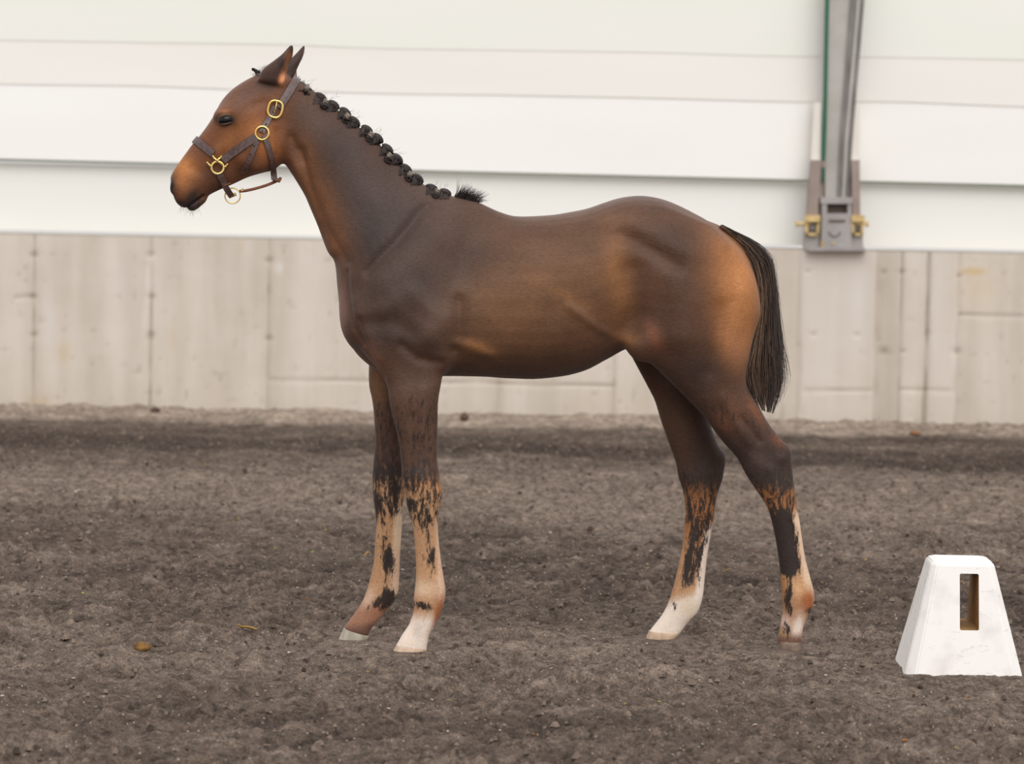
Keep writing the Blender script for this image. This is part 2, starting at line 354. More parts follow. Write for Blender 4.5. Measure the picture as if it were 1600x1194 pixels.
# --- white cladding above the wall (overlapping sheets, slightly sagging)
def clad_mat(name, c1, c2):
    m = noise_mat(name, c1, c2, 1.3, .5, 0, .12, .004, stretch=(.5, 1, 2.5), lo=.3, hi=.7, spec=.3); return m
def sheet(name, rows, mat, label, thick=.006):
    """rows: list of (y pixel at the left edge, y pixel at right edge, depth)"""
    xs = np.linspace(-6.4, 6.4, 170); V = []; Fc = []
    for (pl, pr, dep, wav) in rows:
        for x in xs:
            t = (x - XW(20))/(XW(1580)-XW(20)); px = 20+1560*t
            z = ZW(20, pl)*(1-t) + ZW(1580, pr)*t + wav*(float(vnoise(np.array([[x*1.6]]), int(abs(pl))+3)[0])-.5)
            V.append((x, WALL_Y+dep, z))
    n = len(xs); R = len(rows)
    off = R*n
    for (x, y, z) in list(V): V.append((x, y+thick, z))
    for r in range(R-1):
        for i in range(n-1):
            Fc.append((r*n+i, (r+1)*n+i, (r+1)*n+i+1, r*n+i+1)); Fc.append((off+r*n+i, off+r*n+i+1, off+(r+1)*n+i+1, off+(r+1)*n+i))
    for i in range(n-1):
        Fc.append((i, i+1, off+i+1, off+i)); b0 = (R-1)*n; Fc.append((b0+i, off+b0+i, off+b0+i+1, b0+i+1))
    for r in range(R-1):
        Fc.append((r*n, off+r*n, off+(r+1)*n, (r+1)*n)); Fc.append((r*n+n-1, (r+1)*n+n-1, off+(r+1)*n+n-1, off+r*n+n-1))
    o = mesh(name, V, Fc, mat, smooth=False); return tag(o, label, kind='structure')
c_white = clad_mat('white_sheet', lin(249, 247, 243), lin(253, 252, 249))
c_cool = clad_mat('cool_white_sheet', lin(247, 247, 242), lin(252, 251, 247))
c_warm = clad_mat('warm_white_sheet', lin(245, 241, 235), lin(249, 246, 241))
c_top = clad_mat('greenish_white_sheet', lin(243, 244, 236), lin(248, 247, 241))
sheet('wall_back_sheet_lower', [(255, 285, .150, 0), (360, 391, .150, 0)], c_cool, 'lowest white cladding sheet just above the concrete wall')
sheet('wall_back_sheet_middle', [(126, 162, .112, .0), (249, 289, .092, .004)], c_white, 'broad white cladding sheet hanging over the lowest one with a shadow line under its edge')
sheet('wall_back_sheet_upper', [(58, 88, .112, .0), (129, 164, .106, .02, )], c_warm, 'warm white upper cladding strip above the broad sheet')
sheet('wall_back_sheet_top', [(-90, -60, .112, .0), (62, 92, .1085, .012)], c_top, 'greenish white cladding strip at the top of the view')
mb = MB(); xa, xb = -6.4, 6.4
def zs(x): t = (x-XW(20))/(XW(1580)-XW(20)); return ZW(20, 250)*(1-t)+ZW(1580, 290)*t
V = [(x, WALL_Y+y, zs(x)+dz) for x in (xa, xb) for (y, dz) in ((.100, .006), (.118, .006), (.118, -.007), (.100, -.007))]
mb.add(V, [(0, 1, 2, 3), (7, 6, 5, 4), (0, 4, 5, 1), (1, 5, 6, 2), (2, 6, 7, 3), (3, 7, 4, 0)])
tr = mb.build('shadow_gap_1', mat_new('green_grey_shade', lin(150, 156, 140), .6)); tag(tr, 'thin green-grey strip painting the shadow gap under the broad white sheet', kind='structure')  # added strip gives the sheet overlap its dark shadow line


# ================================================================== FRAME POST on the wall
Mp_grey = noise_mat('galvanised_grey', lin(176, 172, 166), lin(192, 188, 182), 6, .5, .1, .1, .001)
Mp_dark = noise_mat('dull_zinc', lin(112, 108, 104), lin(142, 138, 134), 9, .5, .2, .1, .001, stretch=(3, 1, .6))
Mp_base = noise_mat('painted_bracket', lin(160, 154, 152), lin(176, 170, 168), 8, .55, .1, .1, .001)
Mp_brown = noise_mat('weathered_side_post', lin(150, 134, 126), lin(166, 150, 142), 8, .7, 0, .15, .002)
Mp_cream = noise_mat('cream_strip', lin(238, 232, 222), lin(244, 238, 229), 8, .7, 0, .1, .001)
Mp_yell = noise_mat('yellow_zinc', lin(206, 178, 120), lin(232, 204, 150), 20, .4, .3, .1, .001)
Mp_green = mat_new('green_strap', lin(36, 100, 74), .6)
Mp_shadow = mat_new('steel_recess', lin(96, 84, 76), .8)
post = empty('frame_post', PY(1304, 388, WALL_Y+.08))
tag(post, 'grey steel frame post with green strap and clamps standing on the concrete wall', 'post')
def wquad_prism(mb, pts, y0, y1):
    """prism of a pixel outline at the wall distance, between two depths"""
    n = len(pts); V = []
    for (px, py) in pts:
        p = PY(px, py, WALL_Y+.05); V.append((p[0], WALL_Y+y0, p[2]))
    V += [(x, WALL_Y+y1, z) for (x, y, z) in V]
    Fc = [tuple(range(n)), tuple(range(2*n-1, n-1, -1))]
    for i in range(n): j = (i+1) % n; Fc.append((j, i, n+i, n+j))
    mb.add(V, Fc)
def wp(name, mat, *polys, par=None):
    mb = MB()
    for pts, y0, y1 in polys: wquad_prism(mb, pts, y0, y1)
    o = mb.build(name, mat, par or post)
    return o
wp('post_web', Mp_grey, ([(1292, -60), (1334, -60), (1311, 222), (1308, 312), (1287, 312), (1287, 222)], -.02, .07))
wp('post_flange', Mp_dark, ([(1331, -60), (1353, -60), (1329, 222), (1323, 312), (1306, 312), (1310, 222)], -.035, .07))
wp('flange_rib', Mp_grey, ([(1342, -60), (1346, -60), (1322, 222), (1317, 308), (1313, 308), (1317, 222)], -.043, -.035))
wp('green_strap', Mp_green, ([(1288, -60), (1294, -60), (1289, 200), (1287, 252), (1282, 252), (1283, 200)], -.04, -.018), ([(1282, 262), (1286, 262), (1284, 283), (1281, 283)], -.04, -.018))
wp('strap_keeper', Mp_brown, ([(1282, 252), (1288, 252), (1287, 262), (1281, 262)], -.045, -.014))
br = wp('base_bracket', Mp_base, ([(1281, 333), (1327, 333), (1327, 388), (1280, 388)], -.06, .06), ([(1281, 313), (1289, 313), (1289, 333), (1281, 333)], -.06, .06),
        ([(1321, 313), (1327, 313), (1327, 333), (1321, 333)], -.06, .06), ([(1279, 308), (1328, 308), (1328, 318), (1279, 318)], -.065, .06), ([(1262, 385), (1345, 385), (1350, 391), (1258, 391)], -.09, .06))
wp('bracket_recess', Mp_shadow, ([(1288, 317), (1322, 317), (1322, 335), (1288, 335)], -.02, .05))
mb = MB(); pts = []
for k in range(9):
    a = math.pi*(1.05+.9*k/8); p = PY(1304+9*math.cos(a), 361-9*math.sin(a), WALL_Y-.062); pts.append(p)
mb.tube(pts, .003, 6)
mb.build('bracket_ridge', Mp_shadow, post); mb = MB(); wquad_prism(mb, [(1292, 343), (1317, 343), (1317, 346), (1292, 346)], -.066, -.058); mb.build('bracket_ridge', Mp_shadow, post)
mb = MB(); p = PY(1302, 380, WALL_Y-.06); mb.tube([p, p+np.array([0, -.008, 0])], .006, 10); mb.build('bolt', Mp_yell, post); mb = MB(); p = PY(1284, 384, WALL_Y-.06); mb.tube([p+np.array([0, 0, -.005]), p+np.array([0, -.012, .02])], .008, 10)
mb.build('bolt', Mp_yell, post)
wp('side_post', Mp_brown, ([(1266, 250), (1281, 250), (1275, 340), (1259, 340)], -.045, .05), ([(1276, 284), (1286, 284), (1284, 312), (1281, 334), (1273, 334)], -.01, .05))
wp('side_post', Mp_brown, ([(1327, 250), (1340, 250), (1341, 340), (1329, 340)], -.045, .05), ([(1323, 285), (1330, 285), (1332, 320), (1326, 320)], -.01, .05))
wp('cream_strip', Mp_cream, ([(1271, 160), (1281, 160), (1280, 252), (1266, 252)], -.02, .07))
wp('cream_strip', Mp_cream, ([(1331, 165), (1341, 165), (1340, 252), (1327, 252)], -.02, .07))
wp('post_foot', Mp_base, ([(1257, 338), (1276, 338), (1277, 390), (1254, 390)], -.035, .05))
wp('post_foot', Mp_base, ([(1328, 338), (1344, 338), (1346, 390), (1328, 390)], -.035, .05))
for sgn, x0, x1, xb in ((1, 1255, 1278, 1243), (-1, 1327, 1347, 1357)):
    cl = wp('clamp', Mp_yell, ([(x0, 336), (x1, 336), (x1, 346), (x0, 346)], -.075, .0), ([(x0, 346), (x0+4, 346), (x0+5, 367), (x0+1, 366)], -.06, -.0),
            ([(x1-4, 346), (x1, 346), (x1-2, 367), (x1-6, 367)], -.06, -.0), ([(x0+1, 363), (x1-2, 364), (x1-3, 368), (x0+2, 367)], -.06, -.0))
    wp('clamp_nut', Mp_shadow, ([(x0+6, 357), (x1-6, 358), (x1-6, 364), (x0+6, 363)], -.055, -.02), par=cl)
    a, b = PY(xb, 350, WALL_Y-.05), PY((x0+x1)/2, 350, WALL_Y-.05); mbb = MB().tube([a, b], .009, 8); c = PY(xb, 350, WALL_Y-.05)
    mbb.tube([c, c+np.array([.012*sgn, 0, 0])], .015, 6); mbb.build('clamp_screw', Mp_yell, cl)

# ================================================================== WHITE JUMP CONE (block with slot)
cone = empty('jump_stand', (cone_c[0], cone_c[1]+.14, 0))
tag(cone, 'white plastic tapered jump block with tall slot standing on the sand', 'jump block')
def oct_ring(cx, cy, z, hw, hd, ch):
    return [(cx-hw+ch, cy-hd, z), (cx+hw-ch, cy-hd, z), (cx+hw, cy-hd+ch, z), (cx+hw, cy+hd-ch, z), (cx+hw-ch, cy+hd, z), (cx-hw+ch, cy+hd, z), (cx-hw, cy+hd-ch, z), (cx-hw, cy-hd+ch, z)]
def build_cone():
    yb = cone_c[1]; 
    L0, R0 = PG(1409, 1052)[0], PG(1590, 1052)[0]; 
    hwb = (R0-L0)/2; cx = (L0+R0)/2; hdb = hwb*.92
    yf = yb; cy = yf+hdb
    h = float(PY(1500, 877, cy-.07)[2])
    pL, pR = PY(1454, 876, cy-.03)[0], PY(1550, 876, cy-.03)[0]; hwt = (pR-pL)/2; cxt = (pL+pR)/2; hdt = hwt*.9
    rings = []
    for t, rnd in ((-.03, .0), (0, 0), (.035, .0), (.5, 0), (.955, 0), (.985, .002), (1.0, .007)):
        tt = max(min(t, 1), 0)
        hw = hwb+(hwt-hwb)*tt - rnd; hd = hdb+(hdt-hdb)*tt - rnd; ch = .024+(.014-.024)*tt
        if t < 0: hw += .006; hd += .006
        rings.append(oct_ring(cx+(cxt-cx)*tt, cy, h*t, hw, hd, ch))
    V = [p for r in rings for p in r]; Fc = []
    for r in range(len(rings)-1):
        for k in range(8): Fc.append((r*8+k, r*8+(k+1) % 8, (r+1)*8+(k+1) % 8, (r+1)*8+k))
    Fc.append(tuple(range(7, -1, -1))); Fc.append(tuple(len(V)-8+k for k in range(8)))
    body = mesh('block_body', V, Fc, M_white_plastic, cone, smooth=False)
    body.data.materials.append(M_brown_inside)
    z1, z0 = float(PY(1518, 900, cy-.12)[2]), float(PY(1518, 988, cy-.14)[2])
    xs0, xs1 = PY(1503, 940, cy-.13)[0], PY(1533, 940, cy-.13)[0]
    cut = mesh('cut', [], []); bm = bmesh.new(); bmesh.ops.create_cube(bm, size=1)
    for v in bm.verts: v.co = Vector(((xs0+xs1)/2+v.co.x*(xs1-xs0), cy+v.co.y*1.2, (z0+z1)/2+v.co.z*(z1-z0)))-Vector(cone.location)
    bmesh.ops.bevel(bm, geom=[e for e in bm.edges if abs((e.verts[0].co-e.verts[1].co).y) > .5], offset=.002, segments=2, affect='EDGES')
    bm.to_mesh(cut.data); bm.free(); cut.parent = cone
    cut.data.materials.append(M_brown_inside)
    md = body.modifiers.new('b', 'BOOLEAN'); md.operation = 'DIFFERENCE'; md.object = cut; md.solver = 'EXACT'
    md.material_mode = 'TRANSFER'
    bpy.context.view_layer.update()
    dg = bpy.context.evaluated_depsgraph_get(); me = bpy.data.meshes.new_from_object(body.evaluated_get(dg)); 
    body.modifiers.clear(); body.data = me; bpy.data.objects.remove(cut)
    bm = bmesh.new(); bm.from_mesh(me)
    es = [e for e in bm.edges if len(e.link_faces) == 2 and e.calc_face_angle(0) > .3 and e.verts[0].co.z > -.02 and all(f.material_index == 0 for f in e.link_faces)]
    bmesh.ops.bevel(bm, geom=es, offset=.0035, segments=3, affect='EDGES', clamp_overlap=True)
    bm.to_mesh(me); bm.free(); me.update()
    return body, cx, cy, h, hwb
cone_body, ccx, ccy, cch, chw = build_cone()
# scuff marks are part of the plastic's own material
def scuffs(m):
    b = m.node_tree.nodes['Principled BSDF']; src = b.inputs['Base Color'].links[0].from_socket
    tc = N(m, 'ShaderNodeTexCoord'); v = N(m, 'ShaderNodeTexNoise'); v.inputs['Scale'].default_value = 26; v.inputs['Detail'].default_value = 8; v.inputs['Roughness'].default_value = .8
    mp = N(m, 'ShaderNodeMapping'); mp.inputs['Scale'].default_value = (.6, 1, 1.6); Lk(m, tc.outputs['Object'], mp.inputs[0]); Lk(m, mp.outputs[0], v.inputs[0])
    r = N(m, 'ShaderNodeValToRGB'); r.color_ramp.elements[0].position = .58; r.color_ramp.elements[0].color = (0, 0, 0, 1); r.color_ramp.elements[1].position = .70; r.color_ramp.elements[1].color = (.65, .65, .65, 1)
    Lk(m, v.outputs[0], r.inputs[0]); mx = N(m, 'ShaderNodeMix', data_type='RGBA'); mx.inputs[7].default_value = (*lin(150, 142, 134), 1)
    Lk(m, r.outputs[0], mx.inputs[0]); Lk(m, src, mx.inputs[6]); Lk(m, mx.outputs[2], b.inputs['Base Color'])
scuffs(M_white_plastic)

# ================================================================== FOAL
VOX = .0032
BAND = 11
def cr(a, b, c, d, t):
    return .5*((2*b)+(-a+c)*t+(2*a-5*b+4*c-d)*t*t+(-a+3*b-3*c+d)*t**3)
def loft(secs, sub=5, nseg=36):
    """secs: (ax, ay, bx, by, halfwidth, offset s, power n, skew). a = dorsal or front edge, b = ventral or rear edge"""
    A = np.array([list(s)+[.085, 2.2, 0.][len(s)-5:] if len(s) < 8 else list(s) for s in secs], dtype=float)
    P = []
    for i in range(len(A)-1):
        a = A[max(i-1, 0)]; b = A[i]; c = A[i+1]; d = A[min(i+2, len(A)-1)]
        for k in range(sub): P.append(cr(a, b, c, d, k/sub))
    P.append(A[-1]); rings = []
    for (ax, ay, bx, by, w, s, n, sk) in P:
        w = max(w, .002); a3 = PM(ax, ay, s); b3 = PM(bx, by, s); c = (a3+b3)/2; h = (a3-b3)/2; r = []
        for k in range(nseg):
            t = 2*math.pi*k/nseg; cu, su = math.cos(t), math.sin(t)
            u = math.copysign(abs(cu)**(2/n), cu); l = math.copysign(abs(su)**(2/n), su)
            r.append(c + h*u + LAT*(w*l*(1+sk*u)))
        rings.append(r)
    V = np.array(rings).reshape(-1, 3); m = len(rings); T = []
    for i in range(m-1):
        for k in range(nseg):
            a, b, c, d = i*nseg+k, i*nseg+(k+1) % nseg, (i+1)*nseg+(k+1) % nseg, (i+1)*nseg+k; T += [(a, b, c), (a, c, d)]
    c0 = len(V); V = np.concatenate([V, [V[:nseg].mean(0)], [V[-nseg:].mean(0)]])
    for k in range(nseg): T.append((c0, (k+1) % nseg, k)); T.append((c0+1, (m-1)*nseg+k, (m-1)*nseg+(k+1) % nseg))
    return V, np.array(T, dtype=np.uint32)
def full(secs, s=0.0, n=2.2, sk=0.0):
    out = []
    for q in secs:
        q = list(q)
        if len(q) < 6: q.append(s)
        if len(q) < 7: q.append(n)
        if len(q) < 8: q.append(sk)
        out.append(q)
    return out
# ---- section tables (edges as they look from the side; widths and offsets in metres)
TRUNK = full([
 (440, 140, 432, 215, .036), (464, 126, 446, 255, .046), (504, 151, 463, 283, .054, 0, 2.1, -.12), (542, 184, 478, 309, .057, 0, 2.1, -.2), (581, 214, 491, 340, .062, 0, 2.1, -.25),
 (611, 244, 502, 367, .070, 0, 2.1, -.3), (640, 272, 513, 394, .081, 0, 2.1, -.33), (670, 291, 524, 412, .093, 0, 2.1, -.36),
 (712, 307, 530, 468, .112, 0, 2.15, -.36), (748, 315, 541, 520, .126, 0, 2.2, -.34), (775, 328, 562, 558, .132, 0, 2.2, -.30),
 (797, 336, 610, 588, .138, 0, 2.25, -.22), (815, 338, 690, 588, .146, 0, 2.3, -.12), (842, 337, 770, 590, .156, 0, 2.3, -.08),
 (875, 334, 845, 592, .160, 0, 2.3, -.04), (912, 327, 905, 581, .160, 0, 2.3, -.02), (945, 316, 946, 561, .153, 0, 2.3, 0), (976, 308, 980, 544, .150, 0, 2.3, 0),
 (1012, 307, 1020, 545, .150, 0, 2.3, .02), (1050, 317, 1060, 555, .148, 0, 2.3, .02), (1092, 339, 1100, 565, .140, 0, 2.2, 0), (1130, 361, 1135, 565, .125, 0, 2.2, 0),
 (1157, 388, 1158, 550, .100), (1174, 420, 1174, 530, .070), (1182, 450, 1182, 500, .035)])
HEAD = full([
 (267, 286, 269, 299, .010), (266.5, 277, 275, 316, .024), (271, 267, 287, 325, .031, 0, 2.4, 0), (279, 255, 300, 322, .033, 0, 2.4, 0), (289, 241, 312, 315, .031, 0, 2.3, 0), (300, 226, 325, 306, .031, 0, 2.3, 0),
 (312, 212, 343, 297, .036, 0, 2.3, .08), (324, 196, 364, 288, .043, 0, 2.3, .15), (334, 180, 388, 277, .052, 0, 2.3, .25), (346, 158, 411, 270, .060, 0, 2.3, .25), (361, 141, 431, 264, .062, 0, 2.3, .2),
 (381, 127, 446, 243, .058, 0, 2.3, .1), (402, 117, 455, 205, .053), (426, 112, 463, 170, .045), (450, 116, 466, 146, .03)])
NF = full([
 (640, 345, 722, 350, .012, .050), (608, 380, 722, 385, .024, .076), (578, 430, 712, 430, .036, .094), (556, 478, 706, 470, .042, .094), (551, 505, 706, 505, .045, .092), (560, 535, 708, 532, .045, .090), (578, 562, 704, 556, .043, .088),
 (594, 585, 693, 578, .040, .086), (604, 603, 688, 603, .038), (608, 625, 685, 625, .035), (614, 651, 683.5, 651, .032), (624, 690, 683, 690, .028), (627, 722, 683.5, 722, .027), (628.5, 748, 688, 750, .029),
 (632.5, 776, 691.5, 770, .029), (639, 802, 685, 802, .025), (645, 820, 684, 820, .0215), (648, 851, 686, 849, .0195), (650, 886, 690, 882, .0195), (649, 912, 694, 906, .021), (646, 937, 696, 929, .0245),
 (646, 955, 690, 953, .022), (639.4, 975, 681, 973, .0205), (629, 991, 671, 991, .022), (623, 1001, 668, 1004, .024), (617, 1012, 666, 1018, .025)], s=.085, n=2.2)
FF = full([
 (585, 500, 690, 500, .040), (577, 560, 665, 560, .038), (576, 599, 655, 599, .035), (581, 625, 648, 625, .033), (584, 651, 640, 651, .031), (585.4, 690, 633, 690, .028), (584, 724, 631, 724, .027), (582, 748, 632, 748, .029),
 (583.5, 778, 631, 775, .029), (587, 804, 628.5, 804, .025), (588, 820, 628, 820, .0215), (586, 846, 626.5, 846, .0195), (584, 876, 624.6, 876, .0195), (580, 897, 624, 902, .021), (574, 919, 622, 924, .024),
 (567, 938, 615, 941, .0235), (555, 957, 602, 956, .0205), (545, 971, 589, 971, .021), (539, 981, 579, 984, .023), (537, 985, 577, 993, .022)], s=-.09, n=2.2)
NH = full([
 (1030, 330, 1110, 355, .03, .06), (1000, 390, 1150, 392, .055, .078), (985, 445, 1177, 440, .064, .085), (985, 490, 1186, 485, .068, .088), (986, 530, 1177, 520, .068, .088), (1003, 552, 1170, 555, .062, .087),
 (1028, 577, 1165, 585, .055, .086), (1061, 609, 1168, 607, .048, .085), (1094, 643, 1185, 636, .042), (1113, 669, 1202, 665, .037), (1132, 693, 1219, 686, .032), (1152, 715, 1233, 704, .029), (1165, 740, 1237.5, 722, .029),
 (1177, 760, 1240, 750, .029), (1189, 777, 1244, 776, .027), (1198, 792, 1245, 792, .024), (1206, 816, 1249, 814, .0215), (1213, 850, 1254, 848, .0195), (1217, 878, 1259, 876, .0195), (1220.5, 910, 1267, 906, .021),
 (1222.5, 934, 1272, 928, .0245), (1222.7, 954, 1270, 947, .0235), (1219.5, 976, 1257, 974, .0205), (1217, 991, 1253, 992, .022), (1215, 1001, 1254, 1003, .024), (1215, 1008, 1254, 1008, .022)], s=.085, n=2.2)
FH = full([
 (985, 440, 1130, 420, .05, -.085), (975, 500, 1130, 480, .062, -.088), (978, 540, 1130, 525, .06, -.088), (989, 562, 1120, 560, .055, -.09), (1007, 595, 1110, 592, .05), (1023, 626, 1106, 625, .044), (1034, 660, 1108, 655, .039), (1045, 691, 1119, 690, .033),
 (1055, 721, 1131.5, 714, .029), (1059.5, 747, 1129, 745, .029), (1067, 768, 1122, 768, .027), (1071, 795, 1117, 795, .024), (1070, 813, 1115.5, 811, .0215), (1068, 841, 1110, 838, .0195), (1062, 876, 1105, 870, .0195), (1054, 910, 1101, 904, .021),
 (1045, 940, 1098, 932, .0245), (1035, 960, 1090, 956, .0235), (1022, 977, 1075, 972, .0215), (1014, 987, 1064, 987, .022), (1013, 990, 1057, 995, .021)], s=-.09, n=2.2)
DOCK = full([(1095, 352, 1098, 380, .02), (1120, 352, 1112, 376, .022), (1140, 362, 1130, 384, .021), (1160, 377, 1148, 398, .019), (1178, 398, 1163, 412, .017), (1190, 425, 1175, 432, .015), (1196, 455, 1184, 458, .012), (1199, 485, 1190, 486, .007)])
EARN = full([(402, 126, 444, 134, .020, .040, 2.0, 0), (411, 108, 448, 118, .021, .043), (426, 96, 451, 102, .019, .046), (440, 85, 457, 91, .014, .049), (448, 76, 459, 80, .009, .051), (455, 67.5, 459, 70, .003, .052)])
EARF = full([(425, 124, 462, 128, .020, -.040), (434, 108, 463, 112, .020, -.043), (450, 95, 469, 98, .018, -.046), (462, 84, 474, 87, .013, -.049), (470, 75, 476, 78, .008, -.051), (476, 66.5, 478.5, 68, .003, -.052)])

lo3 = np.array([1e9]*3); hi3 = -lo3; parts = []
xf = vdb.createLinearTransform(VOX)
def add_part(name, secs, k, sub=5):
    V, T = loft(secs, sub); g = vdb.FloatGrid.createLevelSetFromPolygons(V.astype(np.float32), triangles=T, transform=xf, halfWidth=float(BAND)); parts.append((g, V.min(0), V.max(0), k, name))
add_part('trunk', TRUNK, 0); add_part('head', HEAD, .022)
add_part('nf', NF, .020); add_part('ff', FF, .022); add_part('nh', NH, .034); add_part('fh', FH, .034)
add_part('dock', DOCK, .02); add_part('earn', EARN, .010); add_part('earf', EARF, .010)
mn = np.min([p[1] for p in parts], 0) - .06; mx_ = np.max([p[2] for p in parts], 0) + .06
I0 = np.floor(mn/VOX).astype(int); I1 = np.ceil(mx_/VOX).astype(int); shp = I1-I0
BGV = BAND*VOX
S = np.full(shp, BGV, np.float32)
def smin(a, b, k):
    if k <= 0: return np.minimum(a, b)
    h = np.maximum(k-np.abs(a-b), 0)/k; return np.minimum(a, b)-h*h*k*.25
for (g, a, b, k, nm) in parts:
    i0 = np.floor((a-.05)/VOX).astype(int); i1 = np.ceil((b+.05)/VOX).astype(int)
    i0 = np.maximum(i0, I0); i1 = np.minimum(i1, I1)
    arr = np.full(i1-i0, BGV, np.float32); g.copyToArray(arr, ijk=tuple(int(x) for x in i0))
    sl = tuple(slice(i0[q]-I0[q], i1[q]-I0[q]) for q in range(3)); S[sl] = smin(S[sl], arr, k)
def blob(c, rad, k, sub=False, dirs=None):
    """add or carve an ellipsoid; rad along FWD-ish, LAT, up (or custom dirs)"""
    global S
    c = np.asarray(c); rm = max(rad)+.03
    i0 = np.maximum(np.floor((c-rm)/VOX).astype(int), I0); i1 = np.minimum(np.ceil((c+rm)/VOX).astype(int), I1)
    G = np.stack(np.meshgrid(*[np.arange(i0[q], i1[q])*VOX for q in range(3)], indexing='ij'), -1)-c
    d = dirs if dirs is not None else np.array([FWD, LAT, [0, 0, 1]])
    q = G @ np.array(d).T / np.array(rad); L = np.linalg.norm(q, axis=-1); L2 = np.linalg.norm(q/np.array(rad), axis=-1)+1e-9
    sd_ = (L*(L-1)/L2).astype(np.float32); sl = tuple(slice(i0[t]-I0[t], i1[t]-I0[t]) for t in range(3))
    S[sl] = -smin(-S[sl], sd_, k) if sub else smin(S[sl], sd_, k)
def pdirs(px0, py0, px1, py1):
    a = PM(px1, py1)-PM(px0, py0); a = a/np.linalg.norm(a); b = np.cross(a, LAT); return np.array([a, LAT, b])
for sg in (1, -1):
    # brow and eye socket, cheek, nostril wings
    dE = pdirs(335, 192, 370, 178)
    blob(PM(352, 176, sg*.040), (.030, .024, .014), .02, dirs=dE)
    blob(PM(352, 187, sg*.052), (.0185, .012, .012), .006, dirs=dE)
    blob(PM(407, 232, sg*.038), (.062, .024, .046), .03, dirs=pdirs(380, 255, 430, 200))
    blob(PM(272, 293, sg*.020), (.016, .012, .010), .01, dirs=pdirs(267, 303, 274, 280))
    blob(PM(352, 226, sg*.036), (.040, .008, .007), .015, dirs=pdirs(335, 243, 375, 210))
# chin and lower lip
blob(PM(302, 321.5, 0), (.017, .020, .0125), .006, dirs=pdirs(290, 326, 320, 310))
blob(PM(313, 313, 0), (.018, .016, .012), .012, dirs=pdirs(290, 326, 330, 304))
# withers, breast
blob(PM(556, 497, .045), (.032, .045, .06), .04)
blob(PM(556, 497, -.045), (.032, .045, .06), .04)
# elbow, stifle, hock point, fetlock tufts
blob(PM(690, 556, .10), (.022, .028, .034), .025)
blob(PM(1225, 708, .085), (.017, .015, .020), .012); blob(PM(1122, 718, -.09), (.015, .014, .019), .012)
blob(PM(1003, 535, .115), (.040, .030, .045), .04)
# carve: nostril, mouth line, ears, eye slit
for sg in (1, -1):
    blob(PM(268.5, 294, sg*.033), (.013, .010, .0055), .004, True, pdirs(268, 304, 269, 284))
for t in np.linspace(0, 1, 12):
    q0 = PM(290+t*28, 325.5-t*20, 0); blob(q0, (.006, .045, .0015), .002, True, pdirs(290, 326, 320, 303))
dn = pdirs(441, 124, 457, 74)
blob(PM(450, 97, .063), (.038, .013, .0080), .004, True, dn); blob(PM(444, 116, .062), (.020, .016, .0085), .004, True, dn)
df = pdirs(458, 124, 476, 74)
blob(PM(456, 97, -.068), (.040, .014, .0095), .004, True, df)
for q in range(3):
    pass
# light smoothing of the field
for _ in range(2):
    for ax in range(3):
        A_ = S; S = A_.copy()
        sl0 = [slice(None)]*3; sl1 = [slice(None)]*3; slm = [slice(None)]*3
        sl0[ax] = slice(0, -2); slm[ax] = slice(1, -1); sl1[ax] = slice(2, None)
        S[tuple(slm)] = .25*A_[tuple(sl0)]+.5*A_[tuple(slm)]+.25*A_[tuple(sl1)]
g = vdb.FloatGrid(); g.copyFromArray(S, ijk=(0, 0, 0), tolerance=0.0); g.transform = xf
Vb, Qb = g.convertToQuads(0.0)
Vb = Vb + I0*VOX
del S, A_, parts, g
Qb = Qb[:, ::-1].astype(np.int64)
Vb = Vb.astype(np.float64)
def vnormals(V, Q):
    n = np.cross(V[Q[:, 2]]-V[Q[:, 0]], V[Q[:, 3]]-V[Q[:, 1]]); out = np.zeros_like(V)
    for k in range(4): np.add.at(out, Q[:, k], n)
    return out/(np.linalg.norm(out, axis=1, keepdims=True)+1e-12)
NB = vnormals(Vb, Qb)
ctr = Vb.mean(0)
if ((Vb-ctr)*NB).sum(1).mean() < 0: Qb = Qb[:, ::-1]; NB = -NB
# keep the largest piece only
print('BODY verts', len(Vb), 'bounds', Vb.min(0), Vb.max(0))
# ---- muscle relief, pushed along the normal on both flanks
PXB = proj(Vb); sB = lat(Vb); side = np.clip(np.abs(NB @ LAT), 0, 1)
def polyd(P, pts):
    d = np.full(len(P), 1e9)
    for a, b in zip(pts[:-1], pts[1:]):
        a = np.array(a, float); b = np.array(b, float); ab = b-a; t = np.clip(((P-a)@ab)/(ab@ab), 0, 1); d = np.minimum(d, np.linalg.norm(P-(a+t[:, None]*ab), axis=1))
    return d
disp = np.zeros(len(Vb))
bodym = np.ones(len(Vb))
def feat(pts, amp, sig, cond=None):
    global disp
    d = polyd(PXB, pts) if len(pts) > 1 else np.linalg.norm(PXB-np.array(pts[0]), axis=1)
    w = np.exp(-(d/sig)**2)*side
    if cond is not None: w = w*cond
    disp = disp + amp*w
near = sstep(.0, .03, sB)
feat([(668, 322), (655, 332), (643, 350), (618, 380), (598, 398), (575, 424)], -.0065, 8)             # edge of the shoulder blade
feat([(700, 345), (640, 400), (600, 440)], .006, 26)
feat([(725, 400), (728, 430)], -.003, 22)
feat([(470, 235), (482, 290), (505, 350), (540, 410)], -.006, 7); feat([(455, 215), (470, 250)], -.005, 8)
feat([(455, 250), (475, 290), (498, 345)], .003, 7)
feat([(500, 210), (560, 290), (600, 330)], .004, 30)
feat([(575, 505), (610, 500), (640, 520)], -.005, 14)                          # hollow above the arm
feat([(640, 455), (600, 490)], .004, 16); feat([(672, 525)], .010, 24); feat([(655, 470), (690, 500)], .005, 18)
feat([(628, 540), (652, 560), (690, 568)], -.005, 8)
feat([(718, 470), (718, 510), (712, 548)], -.007, 10)                           # behind the elbow
